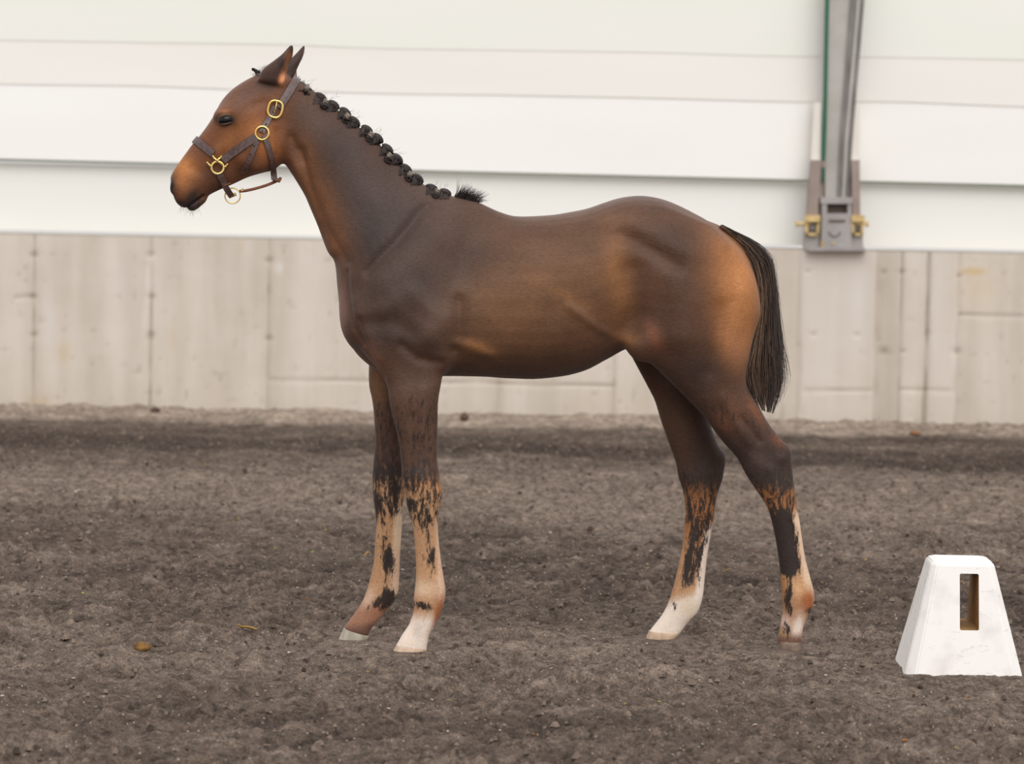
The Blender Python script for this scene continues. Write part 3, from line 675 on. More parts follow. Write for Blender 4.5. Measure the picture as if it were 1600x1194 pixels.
feat([(560, 470), (575, 520), (590, 560)], .004, 12, near)
feat([(712, 538), (745, 545), (765, 555)], .004, 9)
feat([(562, 500), (566, 530), (580, 560), (600, 592)], -.006, 5, near*(PXB[:, 0] < 602)); feat([(541, 425), (545, 470), (552, 510), (566, 540)], -.006, 4.5); feat([(551, 430), (556, 480), (566, 520)], .003, 7, near)
feat([(972, 365), (1010, 385), (1058, 416)], -.0065, 13)             # below the point of the hip
feat([(958, 352), (990, 352)], .006, 13); feat([(1010, 350), (1080, 390)], .004, 26)
feat([(988, 425), (992, 470), (985, 515)], -.008, 20)                          # flank hollow
feat([(1048, 430), (1065, 470), (1060, 520)], .006, 26); feat([(1150, 455)], .005, 24)
feat([(1138, 395), (1148, 430), (1146, 470)], -.004, 9); feat([(1125, 480), (1120, 540), (1110, 580)], -.004, 13)
feat([(890, 480), (930, 510), (975, 535)], .0035, 7)                            # skin fold to the stifle
feat([(1160, 655), (1185, 688)], -.0035, 6, near); feat([(1130, 620), (1150, 660), (1170, 690)], .003, 8, near)
for y in (0,):
    feat([(672, 815), (676, 860), (681, 900)], -.0035, 3.2, near); feat([(664, 815), (668, 900)], .0012, 5, near)
    feat([(612, 815), (611, 850), (607, 895)], -.0035, 3.2, 1-near)
    feat([(1235, 815), (1241, 850), (1249, 895)], -.0035, 3.2, near); feat([(1098, 815), (1092, 860), (1086, 905)], -.0035, 3.2, 1-near)
feat([(655, 742), (662, 770)], .003, 9, near); feat([(640, 730), (642, 700), (645, 650)], -.003, 6, near); feat([(664, 610), (660, 680)], .003, 10, near)
feat([(1205, 735), (1212, 765)], .003, 9, near); feat([(1222, 716)], .003, 8, near)
# head relief
feat([(395, 165), (412, 160)], -.003, 8); feat([(372, 150), (385, 145)], -.003, 8)
feat([(364, 200), (357, 230), (350, 245)], -.0028, 6); feat([(330, 262), (345, 265)], -.002, 6)
feat([(300, 262), (312, 268)], -.002, 6); feat([(433, 205), (437, 235), (428, 260)], -.004, 6); feat([(375, 248), (400, 262)], .002, 8)
feat([(336, 172), (337, 195)], .000, 5)
for _ in range(3):            # soften the relief along the surface
    fm = disp[Qb].mean(1); acc = np.zeros(len(Vb)); cnt = np.zeros(len(Vb))
    for k in range(4): np.add.at(acc, Qb[:, k], fm); np.add.at(cnt, Qb[:, k], 1)
    disp = acc/np.maximum(cnt, 1)
disp *= 1.45
disp += ((fbm(Vb*9, 2, 91)-.5)*.006)*sstep(.25, .5, Vb[:, 2])*(PXB[:, 0] > 480)
Vb = Vb + NB*disp[:, None]
NB = vnormals(Vb, Qb)
PXB = proj(Vb); X_, Y_ = PXB[:, 0], PXB[:, 1]
# ---- coat colours (the hair's own pattern, with some light and shade painted in)
def C(r, g, b): return lin(r, g, b)
def mixc(c, w, col): return c*(1-w[:, None]) + np.array(col)*w[:, None]
def g2(px, py, rx, ry, ang=0):
    a = math.radians(ang); dx, dy = X_-px, Y_-py; u = dx*math.cos(a)+dy*math.sin(a); v = -dx*math.sin(a)+dy*math.cos(a)
    return np.exp(-(u/rx)**2-(v/ry)**2)
coat = np.tile(C(88, 60, 44), (len(Vb), 1))
def paint(col, w): 
    global coat
    coat = mixc(coat, np.clip(w, 0, 1), col)
# large zones
paint(C(74, 58, 53), np.maximum.reduce([g2(600, 330, 130, 110, 45), g2(640, 450, 110, 90), .9*g2(540, 230, 80, 50, 45)]))
paint(C(60, 48, 45), .7*g2(560, 320, 34, 80, -20)+.5*g2(600, 520, 40, 30)+.5*g2(665, 535, 40, 22)+.5*g2(580, 375, 20, 40))
paint(C(128, 84, 55), .9*g2(500, 320, 28, 75, -22)+.5*g2(475, 240, 20, 40)+.5*g2(525, 385, 15, 20))
paint(C(120, 84, 56), .75*g2(790, 480, 90, 60)+.6*g2(900, 430, 80, 60)+.5*g2(745, 545, 30, 12))
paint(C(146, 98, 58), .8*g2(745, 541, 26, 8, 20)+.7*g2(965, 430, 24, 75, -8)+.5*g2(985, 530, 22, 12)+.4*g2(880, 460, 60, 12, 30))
paint(C(72, 50, 38), .8*g2(860, 575, 150, 26)+.5*g2(740, 400, 60, 25))  # the belly part is underside shade put into the coat colour
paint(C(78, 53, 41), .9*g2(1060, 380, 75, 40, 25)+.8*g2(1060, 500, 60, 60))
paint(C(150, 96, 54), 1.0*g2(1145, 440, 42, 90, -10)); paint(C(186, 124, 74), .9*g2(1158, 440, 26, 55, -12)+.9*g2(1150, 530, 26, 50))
paint(C(158, 108, 76), .8*g2(1150, 545, 20, 40)); paint(C(136, 78, 50), .55*g2(1022, 526, 11, 24, -25))
paint(C(108, 76, 52), .5*g2(940, 340, 120, 14))
# hind quarter lower, gaskin
paint(C(62, 46, 40), np.clip(.9*g2(1085, 580, 60, 35)+.9*g2(1150, 640, 60, 45, 40)+.9*g2(1060, 660, 36, 60, 70)*0+.9*g2(1190, 710, 45, 45), 0, 1))
legy = sstep(600, 680, Y_)
isNH = (X_ > 990+0*X_) & (lat(Vb) > 0); isFH = (X_ > 950) & (lat(Vb) <= 0); isF = X_ < 800
low = sstep(590, 690, Y_)
paint(C(62, 47, 42), low*.9); paint(C(104, 68, 48), .8*(sB > 0)*g2(1150, 640, 26, 50, -40))
paint(C(92, 66, 52), .9*g2(1040, 640, 30, 50)*isFH + .8*g2(1060, 700, 26, 60)*isFH)
paint(C(140, 84, 54), .55*g2(1180, 642, 6, 24, -35)+.5*g2(1216, 688, 8, 12, -50)+.3*g2(1130, 660, 20, 12, 40))
paint(C(96, 76, 70), .6*g2(1185, 715, 18, 12, 40)+.5*g2(1220, 750, 10, 12))
# forelegs above the knee
paint(C(104, 82, 72), .9*g2(645, 610, 40, 34)*isF)
paint(C(150, 108, 76), .9*g2(590, 620, 16, 60)*(sB < 0))
paint(C(126, 84, 58), .7*g2(650, 660, 28, 40)*isF*(sB > 0)+.5*g2(668, 680, 10, 30)*isF)
# cannons: tan foal coat
tan = C(194, 150, 112); pale = C(226, 196, 168); white = C(242, 226, 212)
wF = isF*sstep(735+12*(sB > 0), 772+14*(sB > 0), Y_); wH = (~isF)*sstep(742, 790, Y_)
paint(C(92, 66, 53), isF*sstep(600, 650, Y_)*.8); paint(C(176, 124, 82), isF*sstep(716+18*(sB > 0), 748+18*(sB > 0), Y_)*1.0); paint(tan, wF); paint(C(168, 112, 68), wH)
paint(tan, (~isF)*sstep(815, 880, Y_)*.9)
paint(pale, isF*(sB > 0)*sstep(676, 684, X_-(Y_-800)*.04)*sstep(800, 820, Y_)*.9)
paint(pale, isF*(sB < 0)*sstep(613, 622, X_+(Y_-800)*.06)*sstep(780, 800, Y_)*(1-sstep(925, 940, Y_))*.9)
paint(pale, (~isF)*(sB > 0)*sstep(1236, 1245, X_-(Y_-820)*.17)*sstep(790, 812, Y_)*(1-sstep(925, 945, Y_)))
paint(white, (~isF)*(sB < 0)*sstep(1098, 1106, X_+(Y_-830)*.16)*sstep(812, 830, Y_)*.9)
# near fore pastern white, red heel
paint(white, isF*(sB > 0)*sstep(950, 975, Y_)); paint(C(176, 110, 70), isF*(sB > 0)*np.clip(1.2*g2(686, 955, 7, 30, 15), 0, 1))
paint(pale, isF*(sB > 0)*.7*g2(660, 920, 30, 14)); paint(C(190, 184, 178), .5*g2(652, 985, 8, 14)*(sB > 0))
# far fore pastern: reddish
paint(C(170, 122, 96), isF*(sB < 0)*sstep(925, 950, Y_)); paint(C(216, 184, 160), isF*(sB < 0)*.9*g2(576, 935, 8, 16, 30)); paint(C(96, 70, 62), isF*(sB < 0)*sstep(968, 984, Y_+(X_-560)*.1)*.8)
# far hind: white sock
paint(white, (~isF)*(sB < 0)*sstep(925, 948, Y_+(X_-1060)*.25)); paint(C(226, 204, 176), (~isF)*(sB < 0)*.8*g2(1078, 950, 18, 14))
# near hind fetlock red brown, pastern pale, dark coronet
paint(C(168, 100, 60), (~isF)*(sB > 0)*np.clip(1.3*g2(1262, 940, 12, 22), 0, 1)); paint(C(214, 168, 124), (~isF)*(sB > 0)*.9*g2(1245, 918, 12, 14))
paint(C(236, 222, 210), (~isF)*(sB > 0)*np.clip(1.2*g2(1247, 978, 9, 18, 15)+.8*g2(1226, 970, 8, 10), 0, 1)); paint(C(112, 78, 64), (~isF)*(sB > 0)*sstep(986, 1000, Y_)*.95)
paint(C(190, 132, 84), (~isF)*(sB > 0)*np.clip(1.2*g2(1224, 920, 4, 30), 0, 1)); paint(C(196, 132, 80), (~isF)*(sB < 0)*np.clip(1.2*np.exp(-((X_-(1068-(Y_-800)*.15+np.maximum(Y_-860, 0)*-.08))/5)**2), 0, 1)*sstep(790, 800, Y_)*(1-sstep(930, 945, Y_)))
# head
hd = sstep(0, 1, (470-X_)/40)*(Y_ < 345)*(X_ < 470)
paint(C(116, 72, 46), hd*.95); paint(C(168, 104, 56), .85*hd*np.clip(g2(400, 205, 28, 26)+g2(420, 235, 20, 20)*.7, 0, 1))
paint(C(190, 122, 66), hd*.95*np.clip(g2(290, 262, 16, 20, -55)+.6*g2(285, 285, 12, 14), 0, 1)); paint(C(160, 104, 64), .7*hd*g2(355, 222, 14, 26, 30))
paint(C(98, 72, 62), .8*hd*np.clip(g2(385, 145, 34, 18, -30), 0, 1)); paint(C(92, 64, 50), .6*hd*(g2(375, 265, 36, 10, -25)+g2(330, 275, 14, 22)))
paint(C(54, 40, 36), hd*np.clip(1.3*g2(267, 292, 6, 17)+1.2*g2(280, 322, 20, 9, 20)+1.2*g2(302, 318, 16, 14)+.6*g2(304, 301, 12, 6, -30), 0, 1)); paint(C(20, 14, 13), hd*np.clip(1.5*g2(266, 293, 4.5, 9, 5)+1.1*np.exp(-(polyd(PXB, [(289, 326), (304, 314), (318, 304)])/2.0)**2), 0, 1)); paint(C(110, 74, 56), .5*hd*g2(275, 296, 4, 12))  # black in the nostril and along the mouth line paints their inner shade
paint(C(60, 42, 34), hd*np.clip(.9*g2(420, 128, 26, 12)+.9*g2(440, 105, 10, 26, 30)+.5*g2(336, 292, 20, 7, -25), 0, 1))
paint(C(26, 18, 16), hd*np.clip(1.2*g2(354, 187, 15, 8, 5), 0, 1)); paint(C(170, 110, 72), .6*hd*g2(352, 174, 10, 3))
earm = (Y_ < 122)*(X_ > 405)*(X_ < 482)
paint(C(66, 48, 42), earm*.85); 
inner = np.clip((NB@LAT), 0, 1)*earm*(sB > 0)*(X_ > 432+(Y_-60)*-.0)
dl = polyd(PXB, [(452, 84), (444, 112)])
paint(C(128, 82, 54), earm*(sB > 0)*np.exp(-(dl/5)**2)*.9*(X_ > 438)); paint(C(214, 142, 98), (sB > 0)*np.clip(1.4*g2(441, 122, 4.5, 9, 15), 0, 1)*(Y_ < 135)); paint(C(24, 18, 16), earm*np.clip(g2(457, 70, 6, 8)+.7*g2(440, 98, 6, 10), 0, 1))
# chest strip (front) a little pinker and paler, its light painted in
paint(C(130, 92, 76), .7*g2(534, 470, 8, 60)+.6*g2(585, 560, 8, 30, -25))
# mottling strength: how much dark hair shows
mott = np.zeros(len(Vb))
mott += .34*isF*sstep(590, 660, Y_)*(1-sstep(735, 760, Y_))
mott += .42*(isF*(sB > 0)*sstep(735, 765, Y_)*(1-sstep(795, 845, Y_)))
mott += .28*(~isF)*(sB > 0)*np.clip(g2(1170, 660, 45, 30, 50)+g2(1120, 640, 50, 18, 45), 0, 1)
mott += isF*(sB > 0)*(.66*g2(669, 852, 5, 42)+.62*g2(677, 876, 4, 24)+.45*g2(659, 815, 5, 20)+.4*g2(657, 870, 4, 14)+1.0*g2(661, 946, 14, 6, 12)+.5*g2(640, 790, 6, 14)+.35*g2(648, 745, 25, 18)+.3*g2(664, 975, 5, 15))
mott += isF*(sB < 0)*(.42*sstep(700, 735, Y_)*(1-sstep(800, 830, Y_))+.62*g2(601, 865, 9, 40)+.55*g2(610, 880, 7, 26)+.9*g2(600, 940, 20, 13, -30)+.4*g2(615, 770, 8, 30)+.5*g2(588, 790, 6, 30)+.7*g2(608, 930, 10, 12))
mott += (~isF)*(sB > 0)*(.5*sstep(735, 775, Y_)*(1-sstep(780, 812, Y_))+1.0*np.clip(1.2*np.exp(-((X_-(1226+(Y_-850)*.13))/20)**4)*sstep(785, 812, Y_)*(1-sstep(880, 912, Y_)), 0, 1)+.8*g2(1232, 935, 7, 34)+.75*g2(1231, 986, 8, 9)+.7*g2(1268, 955, 8, 8))
mott += (~isF)*(sB < 0)*(.48*sstep(735, 770, Y_)*(1-sstep(805, 835, Y_))+.62*np.exp(-((X_-(1090-(Y_-850)*.2))/15)**4)*sstep(800, 830, Y_)*(1-sstep(905, 925, Y_))+.5*g2(1073, 870, 7, 40, 8)+.6*g2(1053, 945, 4, 6))
mott += .9*(~isF)*sstep(700, 745, Y_)*(1-sstep(745, 772, Y_))*.5
mott = np.clip(mott, 0, 1)
def coat_mat():
    m = mat_new('bay_coat', (.1, .06, .04), .50, 0, .26); b = m.node_tree.nodes['Principled BSDF']
    b.inputs['Sheen Weight'].default_value = .14; b.inputs['Sheen Roughness'].default_value = .45; b.inputs['Sheen Tint'].default_value = (.95, .85, .85, 1)
    a = N(m, 'ShaderNodeAttribute', attribute_name='coat'); a2 = N(m, 'ShaderNodeAttribute', attribute_name='mott')
    tc = N(m, 'ShaderNodeTexCoord')
    mp = N(m, 'ShaderNodeMapping'); mp.inputs['Scale'].default_value = (110, 110, 34); mp.inputs['Rotation'].default_value = (0, .25, 0)
    n = N(m, 'ShaderNodeTexNoise'); n.inputs['Scale'].default_value = 1; n.inputs['Detail'].default_value = 7; n.inputs['Roughness'].default_value = .72
    Lk(m, tc.outputs['Object'], mp.inputs[0]); Lk(m, mp.outputs[0], n.inputs[0])
    st = N(m, 'ShaderNodeMapRange'); st.inputs[1].default_value = .33; st.inputs[2].default_value = .67; st.inputs[3].default_value = 0; st.inputs[4].default_value = 1; Lk(m, n.outputs[0], st.inputs[0])
    ad = N(m, 'ShaderNodeMath', operation='MULTIPLY'); ad.inputs[1].default_value = 1.12; Lk(m, a2.outputs['Fac'], ad.inputs[0])
    su = N(m, 'ShaderNodeMath', operation='SUBTRACT'); Lk(m, ad.outputs[0], su.inputs[0]); Lk(m, st.outputs[0], su.inputs[1])
    ms = N(m, 'ShaderNodeMapRange'); ms.interpolation_type = 'SMOOTHSTEP'; ms.inputs[1].default_value = -.20; ms.inputs[2].default_value = .24; Lk(m, su.outputs[0], ms.inputs[0])
    mg = N(m, 'ShaderNodeMath', operation='MULTIPLY'); gt = N(m, 'ShaderNodeMapRange'); gt.inputs[1].default_value = .01; gt.inputs[2].default_value = .12; Lk(m, a2.outputs['Fac'], gt.inputs[0])
    Lk(m, ms.outputs[0], mg.inputs[0]); Lk(m, gt.outputs[0], mg.inputs[1])
    mx = N(m, 'ShaderNodeMix', data_type='RGBA'); mx.inputs[7].default_value = (*lin(56, 45, 41), 1); Lk(m, mg.outputs[0], mx.inputs[0]); Lk(m, a.outputs['Color'], mx.inputs[6])
    # hair grain
    mp2 = N(m, 'ShaderNodeMapping'); mp2.inputs['Scale'].default_value = (90, 260, 240); mp2.inputs['Rotation'].default_value = (0, -.5, 0)
    n2 = N(m, 'ShaderNodeTexNoise'); n2.inputs['Scale'].default_value = 1; n2.inputs['Detail'].default_value = 4; Lk(m, tc.outputs['Object'], mp2.inputs[0]); Lk(m, mp2.outputs[0], n2.inputs[0])
    n3 = N(m, 'ShaderNodeTexNoise'); n3.inputs['Scale'].default_value = 9; n3.inputs['Detail'].default_value = 5; Lk(m, tc.outputs['Object'], n3.inputs[0])
    ov = N(m, 'ShaderNodeMix', data_type='RGBA', blend_type='OVERLAY'); ov.inputs[0].default_value = .35; Lk(m, mx.outputs[2], ov.inputs[6]); Lk(m, n2.outputs[0], ov.inputs[7])
    ov2 = N(m, 'ShaderNodeMix', data_type='RGBA', blend_type='OVERLAY'); ov2.inputs[0].default_value = .45; Lk(m, ov.outputs[2], ov2.inputs[6]); Lk(m, n3.outputs[0], ov2.inputs[7])
    Lk(m, ov2.outputs[2], b.inputs['Base Color'])
    bp = N(m, 'ShaderNodeBump'); bp.inputs['Strength'].default_value = .35; bp.inputs['Distance'].default_value = .0016; Lk(m, n2.outputs[0], bp.inputs['Height']); Lk(m, bp.outputs[0], b.inputs['Normal'])
    return m
M_coat = coat_mat()
fc = np.mean([FEET[k] for k in FEET], 0)
foal = empty('foal', (fc[0], fc[1], 0))
tag(foal, 'bay brown foal standing side-on with braided mane and pale shedding legs', 'foal')
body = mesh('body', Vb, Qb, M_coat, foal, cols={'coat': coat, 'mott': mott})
from mathutils import kdtree
BV = BVHTree.FromPolygons([tuple(v) for v in Vb.tolist()], [tuple(q) for q in Qb.tolist()])

# ---- short coat hair standing off the skin (part of the foal)
def fur(n_legs=75000, n_body=70000):
    cent = Vb[Qb].mean(1); nf = np.cross(Vb[Qb[:, 2]]-Vb[Qb[:, 0]], Vb[Qb[:, 3]]-Vb[Qb[:, 1]]); ar = np.linalg.norm(nf, axis=1)
    py = PXB[Qb[:, 0], 1]; px = PXB[Qb[:, 0], 0]; leg = py > 600; headm = (px < 470) & (py < 345); V = []; Fq = []; Cc = []; Mm = []
    for (msk, n, L) in ((leg, n_legs, .0085), (~leg & ~headm, n_body, .0065), (headm, 14000, .0035)):
        w = ar*msk; pick = RNG.choice(len(Qb), n, p=w/w.sum()); r = RNG.random((n, 2, 1))
        q = Qb[pick]; P = (Vb[q[:, 0]]*(1-r[:, 0])+Vb[q[:, 1]]*r[:, 0])*(1-r[:, 1])+(Vb[q[:, 3]]*(1-r[:, 0])+Vb[q[:, 2]]*r[:, 0])*r[:, 1]
        Nn = NB[q].mean(1); Nn /= np.linalg.norm(Nn, axis=1, keepdims=True)
        d0 = np.array([-FWD*.12+np.array([0, 0, -1.])]) if L > .008 else (np.array([-FWD*.8+np.array([0, 0, -.6])]) if L > .005 else np.array([FWD*.6+np.array([0, 0, -.8])]))
        d = d0 + RNG.normal(0, .22, (n, 3)); d = d-Nn*(d*Nn).sum(1, keepdims=True); d /= np.linalg.norm(d, axis=1, keepdims=True)
        d = d + Nn*RNG.uniform(.06, .34, (n, 1)); W = np.cross(d, Nn); W /= np.linalg.norm(W, axis=1, keepdims=True); l = L*RNG.uniform(.5, 1.25, (n, 1))
        b = sum(len(x) for x in V); hw = .00042 if L > .008 else .00035
        V.append(np.stack([P-W*hw-Nn*.0006, P+W*hw-Nn*.0006, P+d*l], 1).reshape(-1, 3)); Fq.append(np.arange(3*n).reshape(-1, 3)+b)
        jit = RNG.uniform(.82, 1.22, (n, 1)); c = np.repeat(np.clip(coat[q[:, 0]]*jit, 0, 1), 3, 0); Cc.append(c); Mm.append(np.repeat(mott[q[:, 0]], 3))
    o = mesh('coat_hair', np.concatenate(V), np.concatenate(Fq), M_coat, foal, cols={'coat': np.concatenate(Cc), 'mott': np.concatenate(Mm)}); o['kind'] = 'stuff'
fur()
# ---- hooves
M_hoof_pale = noise_mat('pale_hoof', lin(188, 158, 132), lin(214, 190, 166), 60, .55, 0, .3, .001, stretch=(1, 1, .15))
M_hoof_grey = noise_mat('grey_hoof', lin(150, 142, 128), lin(182, 174, 158), 60, .6, 0, .3, .001, stretch=(1, 1, .15))
M_hoof_dark = noise_mat('dark_hoof', lin(96, 80, 72), lin(138, 118, 100), 40, .6, 0, .3, .001)
def hoof(name, f0, r0, f1, r1, s, mat, w0=.025, w1=.031, lab=None):
    V, T = loft(full([(f0[0], f0[1], r0[0], r0[1], w0), ((f0[0]*.7+f1[0]*.3), f0[1]*.7+f1[1]*.3, r0[0]*.7+r1[0]*.3, r0[1]*.7+r1[1]*.3, w0+.003), (f1[0], f1[1], r1[0], r1[1], w1), (f1[0]-1, f1[1]+5, r1[0], r1[1]+4, w1)], s=s, n=2.3), 4, 40)
    o = mesh('hoof', V, T.tolist(), mat, foal)
    if lab: o['label'] = lab
hoof('hoof', (619.5, 1008), (667, 1014), (614, 1018), (664.5, 1022), .085, M_hoof_pale, .024, .030, 'pinkish pale hoof')
hoof('hoof', (537, 982), (577, 994), (529, 999), (574, 1001), -.09, M_hoof_grey, .024, .030, 'grey hoof')
hoof('hoof', (1216, 1001), (1253, 1003), (1213, 1017), (1257, 1019), .085, M_hoof_dark, .024, .029, 'dark muddy hoof')
hoof('hoof', (1014, 986), (1062, 989), (1010, 996), (1053, 1001), -.09, M_hoof_pale, .024, .029)

# ---- eyes
M_lid_up = noise_mat('upper_eyelid_skin', lin(84, 60, 46), lin(110, 80, 60), 60, .5, 0, .2, .001)
M_lid = noise_mat('eyelid_skin', lin(48, 36, 32), lin(86, 66, 56), 60, .5, 0, .2, .001)
for sg in (1, -1):
    h = BV.ray_cast(Vector(PM(353, 187, sg*.3)), Vector(-LAT)*sg); se = abs(lat(np.array(h[0]))) if h[0] is not None else .055
    c = PM(353, 187, sg*(se-.0065)); d = pdirs(343, 188.5, 364, 184.5)
    bm = bmesh.new(); bmesh.ops.create_uvsphere(bm, u_segments=32, v_segments=20, radius=1)
    rot = np.array(d).T
    V = [c + rot @ (np.array(v.co[:])*np.array([.0195, .0125, .0145])) for v in bm.verts]; Fc = [[v.index for v in f.verts] for f in bm.faces]; bm.free()
    eye = mesh('eye', V, Fc, M_eye, foal)
    for up_ in (1, -1):
        pts = []
        for a in np.linspace(-.25, math.pi+.25, 16):
            x = -math.cos(a)*.0195; z = math.sin(a)*(.0118 if up_ > 0 else .0108)*up_ + (.0008*x/.0195 if up_ < 0 else 0)
            pts.append(c+rot@np.array([x, 0, 0])+rot@np.array([0, 0, z*(1 if rot[2, 2] > 0 else -1)])+LAT*sg*(.0095-.012*(x/.0195)**2))
        MB().tube(pts, [.0014+(.0028 if up_ > 0 else .0012)*math.sin(math.pi*k/15) for k in range(16)], 8, flat=1).build('eyelid', M_lid if up_ < 0 else M_lid_up, eye, True)

# ---- hair tools
def hair_mat(name):
    m = mat_new(name, (.02, .015, .012), .42, 0, .5); b = m.node_tree.nodes['Principled BSDF']
    a = N(m, 'ShaderNodeAttribute', attribute_name='tint'); Lk(m, a.outputs['Color'], b.inputs['Base Color']); return m
M_strand = hair_mat('hair_strands')
class Strands:
    def __init__(s): s.V = []; s.F = []; s.C = []
    def add(s, pts, r0, col, r1=None, col1=None):
        n = len(pts); b = len(s.V); r1 = .15*r0 if r1 is None else r1; prev = None
        for i, p in enumerate(pts):
            t = pts[min(i+1, n-1)]-pts[max(i-1, 0)]; t = t/(np.linalg.norm(t)+1e-9)
            u = np.cross(t, [.3, .2, .9] if abs(t[2]) < .95 else [1, 0, 0]); u /= np.linalg.norm(u)+1e-9; w = np.cross(t, u)
            f = i/(n-1); r = r0*(1-f)+r1*f if f > 0 else r0
            for k in range(3):
                a = 2*math.pi*k/3; s.V.append(p+u*math.cos(a)*r+w*math.sin(a)*r)
                s.C.append(col if col1 is None else col*(1-f)+col1*f)
        for i in range(n-1):
            for k in range(3): s.F.append((b+i*3+k, b+i*3+(k+1) % 3, b+(i+1)*3+(k+1) % 3, b+(i+1)*3+k))
        return s
    def build(s, name, parent, mat=None):
        return mesh(name, np.array(s.V), s.F, mat or M_strand, parent, cols={'tint': np.array(s.C)})
dk = lin(50, 39, 35); dk2 = lin(74, 56, 48)
# ---- tail
T = Strands()
outer = [(1128, 351), (1150, 362), (1181, 380), (1204, 405), (1211, 445), (1214, 490), (1216, 535), (1220, 580), (1216, 615), (1206, 646)]
inner_ = [(1120, 356), (1140, 372), (1160, 395), (1174, 420), (1183, 460), (1179, 505), (1168, 545), (1160, 580), (1170, 614), (1186, 640)]
def interp(pl, t):
    t = min(max(t, 0), .9999)*(len(pl)-1); i = int(t); f = t-i
    a, b, c, d = pl[max(i-1, 0)], pl[i], pl[i+1], pl[min(i+2, len(pl)-1)]
    return cr(np.array(a, float), np.array(b, float), np.array(c, float), np.array(d, float), f)
tanh = lin(170, 136, 108)
for k in range(4600):
    q = RNG.random(); t0 = RNG.random()**1.3*.50; ln = (.30+.35*RNG.random()); t1 = min(t0+ln, .93+.07*RNG.random())
    if RNG.random() < .5: t1 = .72 + .30*RNG.random()**1.2
    s0 = RNG.normal(0, .012); s1 = RNG.normal(0, .030)*(1+.2*t1); fly = RNG.random() < .22; q1 = np.clip(q+RNG.normal(0, .10), -.04, 1.04)+(RNG.uniform(.0, .26) if fly and q > .35 else 0)
    if t0 < .12: q = .4+.6*q
    clump = .035*math.sin(q1*31)+.03*math.sin(q1*17+2)+.03*math.sin(q1*59)
    pts = []
    for f in np.linspace(0, 1, 9):
        t = t0+(t1-t0)*f; qq = q*(1-f)+q1*f; a = interp(outer, t+clump*f*f); b = interp(inner_, t+clump*f*f); p = b+(a-b)*qq
        wv_ = .0020*math.sin(f*9+k); pts.append(PM(p[0]+wv_*500*.6, p[1], (s0*(1-f)+s1*f)))
    mid = (t0+t1)/2; tq = np.exp(-((mid-.42)/.18)**2)*np.exp(-((q-.3)/.32)**2)
    c = dk*(1-.6*RNG.random())+dk2*.6*RNG.random()
    if RNG.random() < tq*1.0: c = tanh*(.6+.5*RNG.random())
    elif RNG.random() < .22: c = lin(112, 82, 62)*(.6+.5*RNG.random())
    T.add(pts, .0008, c, .0002)
T.build('tail', foal)

# ---- mane: braided buttons along the crest, a loose tuft at the withers, a small forelock
def strand_lobe(S_, c, dirx, diry, rx, ry, rz, n, seed):
    """hair wrapped over a rounded fold"""
    r = np.random.default_rng(seed)
    for k in range(n):
        s0 = r.uniform(-1, 1); rr = math.sqrt(max(1-s0*s0, .02)); sh = r.uniform(.9, 1.03); pts = []
        for a in np.linspace(-.1, math.pi+.1, 8):
            pts.append(c - dirx*math.cos(a)*rx*rr*sh + diry*math.sin(a)*ry*rr*sh + LAT*(s0*rz))
        S_.add(pts, .0012, dk*(.6+.7*r.random()), .001)
crest = [(468, 131), (500, 156), (535, 190), (575, 222), (605, 253), (634, 279), (667, 296), (712, 310), (748, 318)]
knots = [((475, 134), (483, 140), (479, 138), .6), ((500, 150), (520, 162), (509, 159), 1), ((539, 174), (553, 188), (543, 181), 1), ((573, 201), (589, 214), (580, 210), 1), ((605, 231), (620, 246), (609, 243), 1),
         ((634, 262), (652, 277), (641, 272), 1), ((674, 292), (695, 299), (683, 299), .92)]
M_band = noise_mat('braid_band', lin(96, 84, 76), lin(176, 162, 148), 300, .6)
